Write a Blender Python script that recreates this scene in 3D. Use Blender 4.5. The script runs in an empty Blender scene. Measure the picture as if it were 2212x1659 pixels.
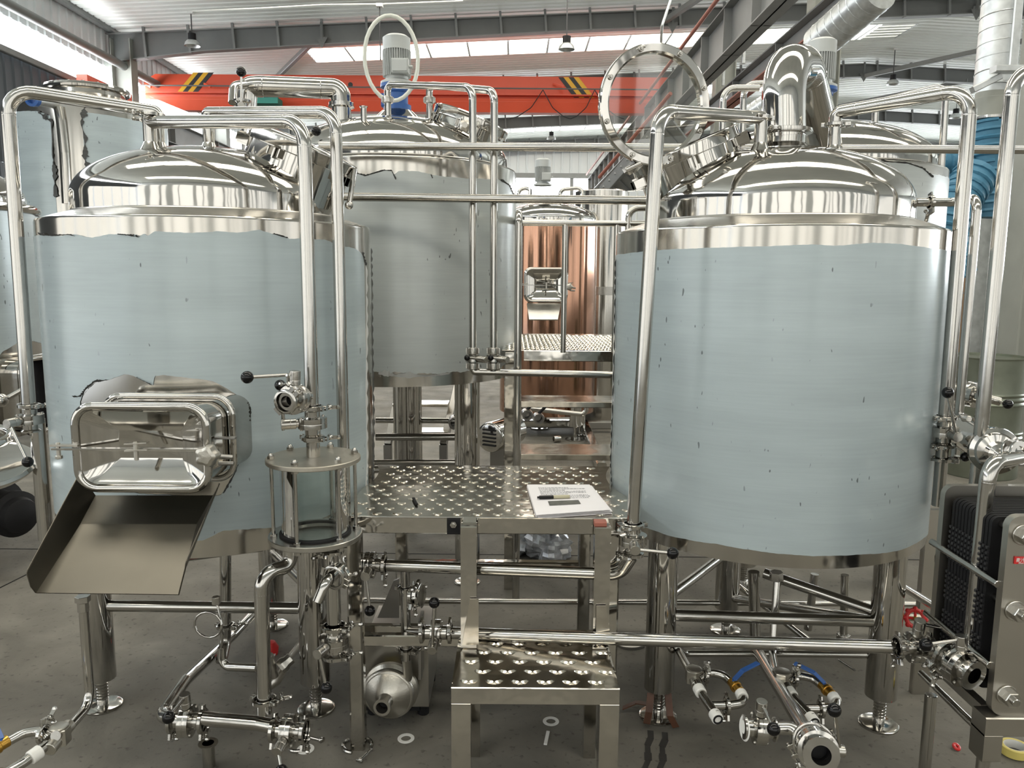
import bpy, math, random
from math import sin, cos, tan, pi, radians, sqrt, atan2, hypot
from mathutils import Vector as V, Matrix
random.seed(7)
SC = bpy.context.scene
COL = SC.collection
# ------------------------------------------------------------------ camera
F, TH, RO, H = 1700.0, radians(8.0), radians(0.4), 1.65
cam = bpy.data.objects.new('camera', bpy.data.cameras.new('camera'))
COL.objects.link(cam)
Rv, Uv, Fv = V((1, 0, 0)), V((0, sin(TH), cos(TH))), V((0, cos(TH), -sin(TH)))
r_, u_ = Rv * cos(RO) + Uv * sin(RO), Uv * cos(RO) - Rv * sin(RO)
cam.matrix_world = Matrix(((r_.x, u_.x, -Fv.x, 0), (r_.y, u_.y, -Fv.y, 0), (r_.z, u_.z, -Fv.z, H), (0, 0, 0, 1)))
cam.data.sensor_width = 36
cam.data.lens = F / 2212 * 36
cam.data.clip_end = 200
SC.camera = cam
# ------------------------------------------------------------------ world, exposure
w = bpy.data.worlds.new('sky'); SC.world = w; w.use_nodes = True
w.node_tree.nodes['Background'].inputs[0].default_value = (0.86, 0.93, 1.0, 1)
w.node_tree.nodes['Background'].inputs[1].default_value = 1.0
SC.view_settings.view_transform = 'Standard'
SC.view_settings.look = 'None'
SC.view_settings.gamma = 1
SC.view_settings.use_curve_mapping = False
SC.view_settings.exposure = 0.72
SKY_LIGHT, WIN_LIGHT, SIDE_LIGHT = 5.0, 0.70, 8.5
SC.cycles.max_bounces = 7
SC.cycles.sample_clamp_indirect = 8

def area(name, loc, target, sx, sy, power, col):
    l = bpy.data.lights.new(name, 'AREA'); l.shape = 'RECTANGLE'; l.size = sx; l.size_y = sy
    l.energy = power; l.color = col
    o = bpy.data.objects.new(name, l); COL.objects.link(o); o.location = loc
    o.rotation_euler = (V(target) - V(loc)).to_track_quat('-Z', 'Y').to_euler()
    return o

# ------------------------------------------------------------------ pixel -> world
def ray(px, py):
    u = (px - 1106) / F; v = (829.5 - py) / F
    u, v = u * cos(RO) - v * sin(RO), u * sin(RO) + v * cos(RO)
    return V((u, cos(TH) + v * sin(TH), -sin(TH) + v * cos(TH)))
def P(px, py, Y):
    r = ray(px, py); t = Y / r.y
    return V((r.x * t, Y, H + r.z * t))
def G(px, py, z=0.0):
    r = ray(px, py); t = (z - H) / r.z
    return V((r.x * t, r.y * t, z))
def PX(px, py, X):
    r = ray(px, py); t = X / r.x
    return V((X, r.y * t, H + r.z * t))
def proj(p):
    x, y, z = p[0], p[1], p[2] - H
    f = y * cos(TH) - z * sin(TH); U = y * sin(TH) + z * cos(TH)
    u, v = x / f, U / f
    return 1106 + (u * cos(RO) + v * sin(RO)) * F, 829.5 - (-u * sin(RO) + v * cos(RO)) * F
def VD(p, py):                      # point straight above / below p on image row py
    z = p[2]
    for _ in range(6):
        px = proj((p[0], p[1], z))[0]
        z = P(px, py, p[1]).z
    return V((p[0], p[1], z))

# ------------------------------------------------------------------ materials
def nt(name):
    m = bpy.data.materials.new(name); m.use_nodes = True
    return m, m.node_tree.nodes, m.node_tree.links, m.node_tree.nodes['Principled BSDF']
def mat(name, col, rough=0.5, metal=0.0, bump=0.0, bscale=20, var=0.0, vscale=4, stretch=None, coat=0.0, coord='Object', rvar=0.0, aniso=0.0):
    m, N, L, b = nt(name)
    b.inputs['Base Color'].default_value = (*col, 1)
    b.inputs['Roughness'].default_value = rough
    b.inputs['Metallic'].default_value = metal
    b.inputs['Coat Weight'].default_value = coat
    b.inputs['Coat Roughness'].default_value = 0.12
    if bump or var or rvar:
        tc = N.new('ShaderNodeTexCoord'); mp = N.new('ShaderNodeMapping')
        L.new(tc.outputs[coord], mp.inputs[0])
        if stretch: mp.inputs['Scale'].default_value = stretch
    if bump:
        n = N.new('ShaderNodeTexNoise'); n.inputs['Scale'].default_value = bscale; n.inputs['Detail'].default_value = 3
        L.new(mp.outputs[0], n.inputs[0])
        bp = N.new('ShaderNodeBump'); bp.inputs['Strength'].default_value = bump; bp.inputs['Distance'].default_value = 0.02
        L.new(n.outputs[0], bp.inputs['Height']); L.new(bp.outputs[0], b.inputs['Normal'])
    if var or rvar:
        n = N.new('ShaderNodeTexNoise'); n.inputs['Scale'].default_value = vscale; n.inputs['Detail'].default_value = 5
        L.new(mp.outputs[0], n.inputs[0])
        if var:
            r = N.new('ShaderNodeMapRange'); r.inputs[1].default_value = .3; r.inputs[2].default_value = .7
            r.inputs[3].default_value = 1 - var; r.inputs[4].default_value = 1 + var
            L.new(n.outputs[0], r.inputs[0])
            h = N.new('ShaderNodeHueSaturation'); h.inputs['Color'].default_value = (*col, 1)
            L.new(r.outputs[0], h.inputs['Value']); L.new(h.outputs[0], b.inputs['Base Color'])
        if rvar:
            r = N.new('ShaderNodeMapRange'); r.inputs[1].default_value = .3; r.inputs[2].default_value = .7
            r.inputs[3].default_value = rough * (1 - rvar); r.inputs[4].default_value = rough * (1 + rvar)
            L.new(n.outputs[0], r.inputs[0]); L.new(r.outputs[0], b.inputs['Roughness'])
    return m
def emit(name, col, s):
    m, N, L, b = nt(name)
    b.inputs['Base Color'].default_value = (.8, .8, .78, 1)
    b.inputs['Emission Color'].default_value = (*col, 1); b.inputs['Emission Strength'].default_value = s
    return m
M = {}
M['mirror'] = mat('polished_stainless', (.52, .505, .475), .07, 1, bump=.10, bscale=4.5, rvar=.3, vscale=9)
M['pipe'] = mat('pipe_stainless', (.50, .488, .46), .13, 1, rvar=.3, vscale=25)
M['satin'] = mat('satin_stainless', (.48, .465, .43), .27, 1, bump=.03, bscale=60, var=.06, vscale=6)
M['jacket'] = mat('rolled_stainless', (.50, .48, .44), .13, 1, bump=.07, bscale=3.0, stretch=(1, 1, .25), rvar=.2, vscale=12)
M['sheet'] = mat('sheet_stainless', (.46, .44, .395), .32, 1, bump=.10, bscale=3, var=.05, vscale=5)
M['brushed'] = mat('brushed_plate', (.46, .43, .37), .42, 1, bump=.06, bscale=80)
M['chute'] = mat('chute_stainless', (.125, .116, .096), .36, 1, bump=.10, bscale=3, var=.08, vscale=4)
M['plate'] = mat('tread_stainless', (.60, .565, .50), .15, 1, bump=.3, bscale=5, var=.10, vscale=7)
M['tube'] = mat('square_tube_stainless', (.56, .54, .50), .08, 1, bump=.25, bscale=5)
M['cast'] = mat('cast_stainless', (.52, .50, .45), .33, 1, bump=.05, bscale=120)
M['dkmetal'] = mat('dull_stainless', (.34, .33, .31), .30, 1)
M['copper'] = mat('copper_tint_steel', (.44, .25, .17), .10, 1, bump=.10, bscale=3, stretch=(1, 1, .3))
M['galv'] = mat('galvanised', (.58, .60, .60), .38, .8, var=.15, vscale=14)
M['ball'] = mat('black_bakelite', (.003, .003, .0035), .16)
M['ball'].node_tree.nodes['Principled BSDF'].inputs['Specular IOR Level'].default_value = .35
M['rubber'] = mat('black_rubber', (.008, .008, .009), .6)
M['rubber'].node_tree.nodes['Principled BSDF'].inputs['Specular IOR Level'].default_value = .25
M['orange'] = mat('orange_paint', (.66, .085, .035), .38, var=.06, vscale=1.2)
M['yellow'] = mat('yellow_paint', (.75, .42, .02), .4)
M['black'] = mat('black_paint', (.02, .02, .022), .45)
M['rafter'] = mat('rafter_paint', (.13, .135, .13), .55, var=.1, vscale=1.5)
M['beam'] = mat('beam_paint', (.19, .195, .19), .5, var=.12, vscale=1.5)
M['column'] = mat('column_paint', (.27, .28, .25), .5, var=.06)
M['ceil'] = mat('roof_sheet', (.80, .83, .79), .42, 0, var=.07, vscale=.6)
M['wall'] = mat('wall_sheet', (.55, .57, .57), .45, .1, var=.05, vscale=.7)
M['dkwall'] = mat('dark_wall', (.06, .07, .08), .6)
M['motor'] = mat('motor_paint', (.44, .46, .45), .42, .1)
M['blue'] = mat('blue_paint', (.03, .10, .32), .32)
M['bluehose'] = mat('blue_hose', (.045, .17, .27), .55, var=.1)
M['red'] = mat('red_paint', (.55, .02, .02), .35)
M['redrust'] = mat('red_oxide', (.30, .10, .07), .6)
M['green'] = mat('green_paint', (.02, .22, .17), .5)
M['white'] = mat('white_plastic', (.75, .75, .72), .5)
M['hose'] = mat('clear_hose', (.60, .62, .56), .25)
M['paper'] = mat('paper', (.80, .78, .80), .8)
M['brass'] = mat('brass', (.62, .36, .08), .3, 1)
M['brown'] = mat('cardboard', (.36, .23, .13), .8)
M['drum'] = mat('drum_paint', (.22, .24, .19), .28, .7, var=.25, vscale=3)
M['tear'] = mat('film_adhesive', (.05, .052, .05), .6)
M['tape'] = mat('yellow_tape', (.60, .50, .14), .5)
M['skylight'] = emit('roof_light', (1.0, .94, .82), SKY_LIGHT)
M['winglow'] = emit('daylight_panel', (.93, .97, 1.0), SIDE_LIGHT)
M['gateglow'] = emit('daylight_gate', (1.0, .985, .95), WIN_LIGHT)
def thinglass(name, tint, ior, k):
    m, N, L, b = nt(name)
    tr = N.new('ShaderNodeBsdfTransparent'); tr.inputs[0].default_value = (*tint, 1)
    gl = N.new('ShaderNodeBsdfGlossy'); gl.inputs['Roughness'].default_value = .03
    fr = N.new('ShaderNodeFresnel'); fr.inputs['IOR'].default_value = ior
    mu = N.new('ShaderNodeMath'); mu.operation = 'MULTIPLY'; mu.use_clamp = True; mu.inputs[1].default_value = k
    mx = N.new('ShaderNodeMixShader'); L.new(fr.outputs[0], mu.inputs[0]); L.new(mu.outputs[0], mx.inputs[0])
    L.new(tr.outputs[0], mx.inputs[1]); L.new(gl.outputs[0], mx.inputs[2]); L.new(mx.outputs[0], N['Material Output'].inputs[0])
    return m
M['glass'] = thinglass('clear_glass', (.95, .97, .96), 1.45, 1.0)
M['pane'] = thinglass('lid_pane', (.90, .91, .86), 1.7, 1.6)
def filmmat(name, col, seed):
    m, N, L, b = nt(name)
    tc = N.new('ShaderNodeTexCoord')
    def mp(s):
        q = N.new('ShaderNodeMapping'); q.inputs['Scale'].default_value = s; q.inputs['Location'].default_value = (seed, seed * 2, seed)
        L.new(tc.outputs['Object'], q.inputs[0]); return q
    def noise(s, sc, det=3):
        n = N.new('ShaderNodeTexNoise'); n.inputs['Scale'].default_value = sc; n.inputs['Detail'].default_value = det
        L.new(mp(s).outputs[0], n.inputs[0]); return n
    def rng(src, a, b_, c, d):
        r = N.new('ShaderNodeMapRange'); r.inputs[1].default_value = a; r.inputs[2].default_value = b_; r.inputs[3].default_value = c; r.inputs[4].default_value = d
        L.new(src, r.inputs[0]); return r.outputs[0]
    def mul(a, c):
        q = N.new('ShaderNodeMath'); q.operation = 'MULTIPLY'; L.new(a, q.inputs[0]); L.new(c, q.inputs[1]); return q.outputs[0]
    soft = rng(noise((1, 1, 5), 2.2, 4).outputs[0], .3, .7, .93, 1.05)
    streak = rng(noise((1.5, 1.5, 40), 3, 4).outputs[0], .25, .75, .96, 1.03)
    # scuffs: small dark strokes, sparse
    sc = rng(noise((60, 60, 22), 1.0, 1).outputs[0], .735, .76, 1, .35)
    mask = rng(noise((1, 1, 1), 2.0, 1).outputs[0], .44, .56, 0, 1)
    mx = N.new('ShaderNodeMix'); mx.data_type = 'FLOAT'; mx.inputs[2].default_value = 1
    L.new(mask, mx.inputs[0]); L.new(sc, mx.inputs[3])
    val = mul(mul(soft, streak), mx.outputs[0])
    h = N.new('ShaderNodeHueSaturation'); h.inputs['Color'].default_value = (*col, 1)
    L.new(val, h.inputs['Value']); L.new(h.outputs[0], b.inputs['Base Color'])
    b.inputs['Roughness'].default_value = .24; b.inputs['Specular IOR Level'].default_value = .5
    b.inputs['Metallic'].default_value = .12
    bp = N.new('ShaderNodeBump'); bp.inputs['Strength'].default_value = .06; bp.inputs['Distance'].default_value = .02
    L.new(noise((1, 1, .4), 3.5, 3).outputs[0], bp.inputs['Height']); L.new(bp.outputs[0], b.inputs['Normal'])
    return m
M['film'] = filmmat('protective_film', (.385, .45, .47), 3.1)
M['film2'] = filmmat('protective_film_grey', (.43, .465, .46), 8.7)
M['film3'] = filmmat('protective_film_pale', (.40, .47, .49), 5.3)
def floormat():
    m, N, L, b = nt('worn_concrete')
    tc = N.new('ShaderNodeTexCoord')
    def noise(sc, det=6, dist=0):
        n = N.new('ShaderNodeTexNoise'); n.inputs['Scale'].default_value = sc; n.inputs['Detail'].default_value = det; n.inputs['Distortion'].default_value = dist
        L.new(tc.outputs['Object'], n.inputs[0]); return n.outputs[0]
    cr = N.new('ShaderNodeValToRGB'); L.new(noise(.8, 8, .6), cr.inputs[0])
    e = cr.color_ramp.elements
    e[0].position = .3; e[0].color = (.125, .118, .100, 1); e[1].position = .72; e[1].color = (.215, .204, .175, 1)
    sp = N.new('ShaderNodeMapRange'); L.new(noise(38, 4), sp.inputs[0]); sp.inputs[1].default_value = .60; sp.inputs[2].default_value = .70; sp.inputs[3].default_value = 1; sp.inputs[4].default_value = .62
    st = N.new('ShaderNodeMapRange'); L.new(noise(2.6, 5, 1.2), st.inputs[0]); st.inputs[1].default_value = .35; st.inputs[2].default_value = .65; st.inputs[3].default_value = .78; st.inputs[4].default_value = 1.12
    mm = N.new('ShaderNodeMath'); mm.operation = 'MULTIPLY'; L.new(sp.outputs[0], mm.inputs[0]); L.new(st.outputs[0], mm.inputs[1])
    h = N.new('ShaderNodeHueSaturation'); L.new(cr.outputs[0], h.inputs['Color']); L.new(mm.outputs[0], h.inputs['Value'])
    L.new(h.outputs[0], b.inputs['Base Color'])
    rr = N.new('ShaderNodeMapRange'); L.new(noise(3, 6), rr.inputs[0]); rr.inputs[1].default_value = .3; rr.inputs[2].default_value = .7; rr.inputs[3].default_value = .55; rr.inputs[4].default_value = .8; b.inputs['Specular IOR Level'].default_value = .22
    L.new(rr.outputs[0], b.inputs['Roughness'])
    bp = N.new('ShaderNodeBump'); bp.inputs['Strength'].default_value = .12; bp.inputs['Distance'].default_value = .01
    L.new(noise(60, 5), bp.inputs['Height']); L.new(bp.outputs[0], b.inputs['Normal'])
    return m
M['floor'] = floormat()

# ------------------------------------------------------------------ mesh builder
def frame(ax):
    ax = V(ax).normalized()
    t = V((0, 0, 1)) if abs(ax.z) < .9 else V((1, 0, 0))
    a = ax.cross(t).normalized(); b = ax.cross(a).normalized()
    return a, b, ax
class MB:
    def __init__(s): s.v = []; s.f = []
    def add(s, vs, fs):
        n = len(s.v); s.v += [V(x) for x in vs]; s.f += [tuple(i + n for i in f) for f in fs]; return s
    def box(s, a, b):
        (x0, y0, z0), (x1, y1, z1) = a, b
        x0, x1 = sorted((x0, x1)); y0, y1 = sorted((y0, y1)); z0, z1 = sorted((z0, z1))
        return s.bar((x0, (y0 + y1) / 2, (z0 + z1) / 2), (x1, (y0 + y1) / 2, (z0 + z1) / 2), y1 - y0, z1 - z0, ch=min(.003, (y1 - y0) * .2, (z1 - z0) * .2), up=(0, 0, 1))
    def bar(s, p, q, w, h, ch=None, up=(0, 0, 1)):   # w sideways, h along up
        p, q = V(p), V(q); d = (q - p).normalized(); u = V(up)
        if abs(d.dot(u)) > .95: u = V((0, 1, 0))
        a = d.cross(u).normalized(); u = a.cross(d).normalized()
        c = ch if ch is not None else min(w, h) * .12
        w, h = w / 2, h / 2
        pr = [(w - c, h), (w, h - c), (w, -h + c), (w - c, -h), (-w + c, -h), (-w, -h + c), (-w, h - c), (-w + c, h)]
        vs = [o + a * x + u * y for o in (p, q) for x, y in pr]
        fs = [(i, (i + 1) % 8, 8 + (i + 1) % 8, 8 + i) for i in range(8)] + [tuple(range(7, -1, -1)), tuple(range(8, 16))]
        return s.add(vs, fs)
    def lathe(s, o, ax, prof, n=28, a0=0, a1=2 * pi):
        o = V(o); a, b, c = frame(ax); full = abs(a1 - a0 - 2 * pi) < 1e-6
        m = n if full else n + 1
        vs = []; fs = []; rows = []
        for r, h in prof:
            if r < 1e-6: rows.append([len(vs)] * m); vs.append(o + c * h)
            else:
                rows.append(list(range(len(vs), len(vs) + m)))
                for i in range(m):
                    t = a0 + (a1 - a0) * i / n
                    vs.append(o + c * h + (a * cos(t) + b * sin(t)) * r)
        for k in range(len(rows) - 1):
            A, B = rows[k], rows[k + 1]
            for i in range(n):
                j = (i + 1) % m
                q = [A[i], A[j], B[j], B[i]]
                u = []
                for x in q:
                    if x not in u: u.append(x)
                if len(u) > 2: fs.append(tuple(u))
        return s.add(vs, fs)
    def cyl(s, p, q, r, n=20, r2=None, b=None):
        p, q = V(p), V(q); L = (q - p).length; r2 = r if r2 is None else r2
        b = min(.0015, r * .2) if b is None else b
        return s.lathe(p, q - p, [(0, 0), (r - b, 0), (r, b), (r2, L - b), (r2 - b, L), (0, L)], n)
    def ball(s, c, r, n=16, sq=1.0, ax=(0, 0, 1)):
        k = n // 2
        return s.lathe(c, ax, [(r * sin(pi * i / k), -r * cos(pi * i / k) * sq) for i in range(k + 1)], n)
    def torus(s, c, ax, R, r, n=28, m=10, a0=0, a1=2 * pi):
        return s.lathe(c, ax, [(R + r * cos(2 * pi * i / m), r * sin(2 * pi * i / m)) for i in range(m + 1)], n, a0, a1)
    def ring(s, c, ax, ri, ro, h, n=32):
        e = min(.0015, h * .25)
        return s.lathe(c, ax, [(ri, -h / 2), (ro - e, -h / 2), (ro, -h / 2 + e), (ro, h / 2 - e), (ro - e, h / 2), (ri, h / 2), (ri, -h / 2)], n)
    def tube(s, pts, r, bend=.06, n=18, caps=True, closed=False, seg=7):
        pts = [V(p) for p in pts]; path = []
        N = len(pts)
        for i, p in enumerate(pts):
            if not closed and (i == 0 or i == N - 1): path.append(p); continue
            a, c = pts[i - 1], pts[(i + 1) % N]
            d1, d2 = (a - p), (c - p); l1, l2 = d1.length, d2.length; d1.normalize(); d2.normalize()
            ang = d1.angle(d2)
            if ang > pi - .03: path.append(p); continue
            t = min(bend / tan(ang / 2), l1 * .48, l2 * .48); R = t * tan(ang / 2)
            ctr = p + (d1 + d2).normalized() * (R / sin(ang / 2))
            v0 = p + d1 * t - ctr; v1 = p + d2 * t - ctr; sw = v0.angle(v1)
            for k in range(seg + 1):
                f = k / seg
                path.append(ctr + (v0 * sin((1 - f) * sw) + v1 * sin(f * sw)) / max(sin(sw), 1e-6))
        K = len(path); T = []
        for i in range(K):
            if closed: d = path[(i + 1) % K] - path[i - 1]
            else: d = path[min(i + 1, K - 1)] - path[max(i - 1, 0)]
            T.append(d.normalized())
        a = frame(T[0])[0]; vs = []; fs = []
        for i in range(K):
            a = (a - T[i] * a.dot(T[i])).normalized(); b = T[i].cross(a)
            for k in range(n):
                t = 2 * pi * k / n; vs.append(path[i] + (a * cos(t) + b * sin(t)) * r)
        for i in range(K if closed else K - 1):
            j = (i + 1) % K
            for k in range(n): fs.append((i * n + k, i * n + (k + 1) % n, j * n + (k + 1) % n, j * n + k))
        if caps and not closed: fs.append(tuple(range(n - 1, -1, -1))); fs.append(tuple((K - 1) * n + k for k in range(n)))
        return s.add(vs, fs)
    def prism(s, poly, ex):
        n = len(poly); ex = V(ex); poly = [V(p) for p in poly]
        return s.add(poly + [p + ex for p in poly], [tuple(range(n - 1, -1, -1)), tuple(range(n, 2 * n))] + [(i, (i + 1) % n, n + (i + 1) % n, n + i) for i in range(n)])
WL = {}
def link(name, mb, m, parent=None, org=None, ang=38, wn_=True):
    me = bpy.data.meshes.new(name)
    if parent is not None: o_ = WL[parent.name]
    else: o_ = V(org) if org is not None else V((0, 0, 0))
    me.from_pydata([tuple(v - o_) for v in mb.v], [], mb.f)
    me.validate(); me.update()
    me.polygons.foreach_set('use_smooth', [True] * len(me.polygons))
    try: me.set_sharp_from_angle(angle=radians(ang))
    except Exception: pass
    o = bpy.data.objects.new(name, me); COL.objects.link(o)
    me.materials.append(M[m] if isinstance(m, str) else m)
    if parent is not None: o.parent = parent
    else: o.location = o_
    WL[o.name] = o_
    if wn_:
        wm = o.modifiers.new('weighted_normals', 'WEIGHTED_NORMAL'); wm.keep_sharp = True; wm.weight = 60
    return o
def tag(o, label, cat, group=None, kind=None):
    if label: o['label'] = label
    if cat: o['category'] = cat
    if group: o['group'] = group
    if kind: o['kind'] = kind
    return o
def thing(name, loc, label, cat, group=None):
    o = bpy.data.objects.new(name, None); COL.objects.link(o); o.location = loc; o.empty_display_size = .05
    WL[o.name] = V(loc)
    return tag(o, label, cat, group)
def struct(name, mb, m, label, parent=None, **k):
    o = link(name, mb, m, parent, **k)
    if parent is None: o['label'] = label; o['kind'] = 'structure'
    return o

# ------------------------------------------------------------------ hall shell
XL, XR, YN, YF = -9.35, 30.0, -7.0, 36.8
XRIDGE = 10.5
def roofz(x): return 7.62 + .047 * (min(x, 2 * XRIDGE - x) - 1.05)
m = MB(); m.box((XL - .3, YN - .3, -.2), (XR, YF + .3, 0))
fl = struct('floor', m, 'floor', 'worn dark grey concrete floor of the workshop')
# saw-cut joints in the floor
def joint(name, p, q):
    m = MB(); m.bar(V(p), V(q), .008, .0016, ch=0)
    o = link(name, m, 'rubber', fl)
joint('expansion_joint', G(-60, 1300) + V((0, 0, .001)), G(150, 1195) + V((0, 0, .001)))
joint('expansion_joint', V((-9, 4.6, .001)), V((12, 4.3, .001)))
# corrugated roof: ridges run from eave to ridge; skylight strips left open
strips = [21.25 + 6 * k for k in range(-4, 3)]
def roof(x0, x1, name, label):
    m = MB(); y = YN; vs = []; fs = []
    prof = [(0, 0), (.13, 0), (.155, .035), (.19, .035), (.215, 0)]
    ys = []
    while y < YF:
        for dy, dz in prof: ys.append((y + dy, dz))
        y += .235
    xs = [x0, x1]
    for k in range(len(ys) - 1):
        ya, yb = ys[k][0], ys[k + 1][0]
        if yb - ya < 1e-4: continue
        hole = any(s < (ya + yb) / 2 < s + 1.25 for s in strips)
        segs = [(x0, x1)]
        if hole and x0 < 0: segs = [(x0, -5.4), (9.4, x1)]
        for a, b in segs:
            n = len(vs)
            vs += [(a, ya, roofz(a) + ys[k][1]), (b, ya, roofz(b) + ys[k][1]), (b, yb, roofz(b) + ys[k + 1][1]), (a, yb, roofz(a) + ys[k + 1][1])]
            fs.append((n, n + 1, n + 2, n + 3))
    m.add(vs, fs)
    return struct(name, m, 'ceil', label)
ceil = roof(XL, XRIDGE, 'ceiling', 'grey corrugated steel roof sheeting, left slope')
roof(XRIDGE, XR, 'ceiling_right', 'grey corrugated steel roof sheeting, right slope beyond the ridge')
wn = 0
for si, s in enumerate(strips):
    wn += 1
    m = MB(); x = -5.4
    par = thing('window_%d' % wn, (0, s, roofz(0)), 'strip of warm translucent roof lights in the corrugated roof', None)
    par['kind'] = 'structure'; del par['label']
    par['label'] = 'strip of translucent roof lights across the roof'
    while x < 9.3:
        m = MB(); a, b = x + .03, x + 1.02
        m.add([(a, s, roofz(a) + .02), (b, s, roofz(b) + .02), (b, s + 1.25, roofz(b) + .02), (a, s + 1.25, roofz(a) + .02)], [(0, 1, 2, 3)])
        link('roof_light_pane', m, 'skylight', par)
        m = MB(); m.bar((b + .015, s, roofz(b) + .01), (b + .015, s + 1.25, roofz(b) + .01), .05, .03)
        link('glazing_bar', m, 'galv', par)
        x += 1.05
# left wall : vertical sheeting with a high translucent band
zb0 = PX(5, 105, XL).z; zb1 = PX(4, 30, XL).z
def wallL(z0, z1, name, m_, label, x=XL, y0=YN):
    vs = []; fs = []; y = y0; pts = []
    while y < YF:
        pts += [(y, 0), (y + .20, 0), (y + .22, .03), (y + .26, .03), (y + .28, 0)]; y += .28
    for k in range(len(pts) - 1):
        n = len(vs)
        vs += [(x + pts[k][1], pts[k][0], z0), (x + pts[k + 1][1], pts[k + 1][0], z0), (x + pts[k + 1][1], pts[k + 1][0], z1), (x + pts[k][1], pts[k][0], z1)]
        fs.append((n, n + 1, n + 2, n + 3))
    m = MB(); m.add(vs, fs)
    return struct(name, m, m_, label)
wallL(zb1, 7.3, 'wall_left', 'wall', 'grey ribbed sheet wall above the high left window band')
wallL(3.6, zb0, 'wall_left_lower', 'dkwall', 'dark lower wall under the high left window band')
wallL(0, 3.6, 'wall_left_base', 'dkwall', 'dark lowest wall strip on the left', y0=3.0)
wallL(zb0, zb1, 'window_20', 'winglow', 'bright translucent window band high on the left wall')
m = MB(); m.bar((XL + .12, YN, zb0 - .05), (XL + .12, YF, zb0 - .05), .1, .12); m.bar((XL + .1, YN, 7.15), (XL + .1, YF, 7.15), .15, .2)
struct('trim_1', m, 'beam', 'grey steel rails along the left wall')
m = MB(); a = PX(22, 4, XL + .35); b = PX(262, 142, XL + .35); m.cyl((XL + .35, YN, a.z), (XL + .35, 25, b.z), .09)
struct('trim_2', m, 'beam', 'round grey gutter pipe running along the top of the left wall')
# far wall
def wallF(x0, x1, z0, z1, name, m_, label, y=YF):
    vs = []; fs = []; x = x0; pts = []
    while x < x1:
        pts += [(x, 0), (x + .30, 0), (x + .33, -.05), (x + .37, -.05), (x + .4, 0)]; x += .4
    for k in range(len(pts) - 1):
        n = len(vs)
        vs += [(pts[k][0], y + pts[k][1], z0), (pts[k + 1][0], y + pts[k + 1][1], z0), (pts[k + 1][0], y + pts[k + 1][1], z1), (pts[k][0], y + pts[k][1], z1)]
        fs.append((n, n + 1, n + 2, n + 3))
    m = MB(); m.add(vs, fs); return struct(name, m, m_, label)
fz0, fz1 = P(1200, 432, YF).z, P(1200, 381, YF).z
wallF(XL, XR, fz1, 8.2, 'wall_back', 'wall', 'grey ribbed far wall above the bright window band')
wallF(XL, XR, 0, fz0, 'wall_back_lower', 'wall', 'pale ribbed far wall below the window band')
wallF(XL, XR, fz0, fz1, 'window_21', 'winglow', 'bright window band in the far wall')
m = MB()
for k in range(14): m.box((XL + 3 * k - .08, YF - .15, fz0), (XL + 3 * k + .08, YF - .05, fz1))
m.box((XL, YF - .2, fz1 - .1), (XR, YF - .02, fz1 + .12))
struct('trim_3', m, 'beam', 'dark steel posts and rail of the far window band')
m = MB(); m.box((XR - .1, YN, 2), (XR - .05, YF, 4.6)); struct('window_22', m, 'winglow', 'added glowing band on the far right wall for ambient light, out of view')  # added emitter that raises the ambient light in the hall
m = MB(); m.box((XR, YN, 0), (XR + .2, YF, 8)); struct('wall_right', m, 'wall', 'grey side wall on the far right, out of view')
# wall behind the camera with the open gate and tall daylight panels
m = MB(); m.box((XL, YN - .2, 5.2), (XR, YN, 8.3)); m.box((XL, YN - .2, 0), (XR, YN, .35))
struct('wall_front', m, 'wall', 'wall behind the camera around the daylight gates')
k = 30; x = XL + .1; GR = random.Random(11)
while x < XR - 2:
    wd, pr_w = GR.choice((.55, .9, 1.3, 1.7)), GR.choice((.12, .3, .5, .9))
    m = MB(); m.box((x, YN - .12, .35), (x + wd, YN - .08, 5.1))
    struct('window_%d' % k, m, 'gateglow', 'tall daylight panel of the gate behind the camera')
    m = MB(); m.box((x + wd, YN - .2, .35), (x + wd + pr_w, YN - .02, 5.2)); struct('trim_%d' % k, m, 'rafter' if pr_w < .4 else 'wall', 'pier added between the daylight gates behind the camera for dark reflections')  # piers added to put dark stripes into the polished steel reflections
    x += wd + pr_w; k += 1
y = YN + .4; k = 120
while y < 2.5:
    m = MB(); m.box((XL - .06, y, .5), (XL - .02, y + 1.5, 3.6)); struct('window_%d' % k, m, 'gateglow', 'tall daylight panel in the left wall beside the camera')
    y += 1.75; k += 1
m = MB(); m.box((XR - .3, YN, .5), (XR - .2, 8, 5)); struct('window_23', m, 'gateglow', 'added glowing fill panel low on the far right wall, out of view')  # added emitter, fills the hall and gives the raised lid something bright to mirror
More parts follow.
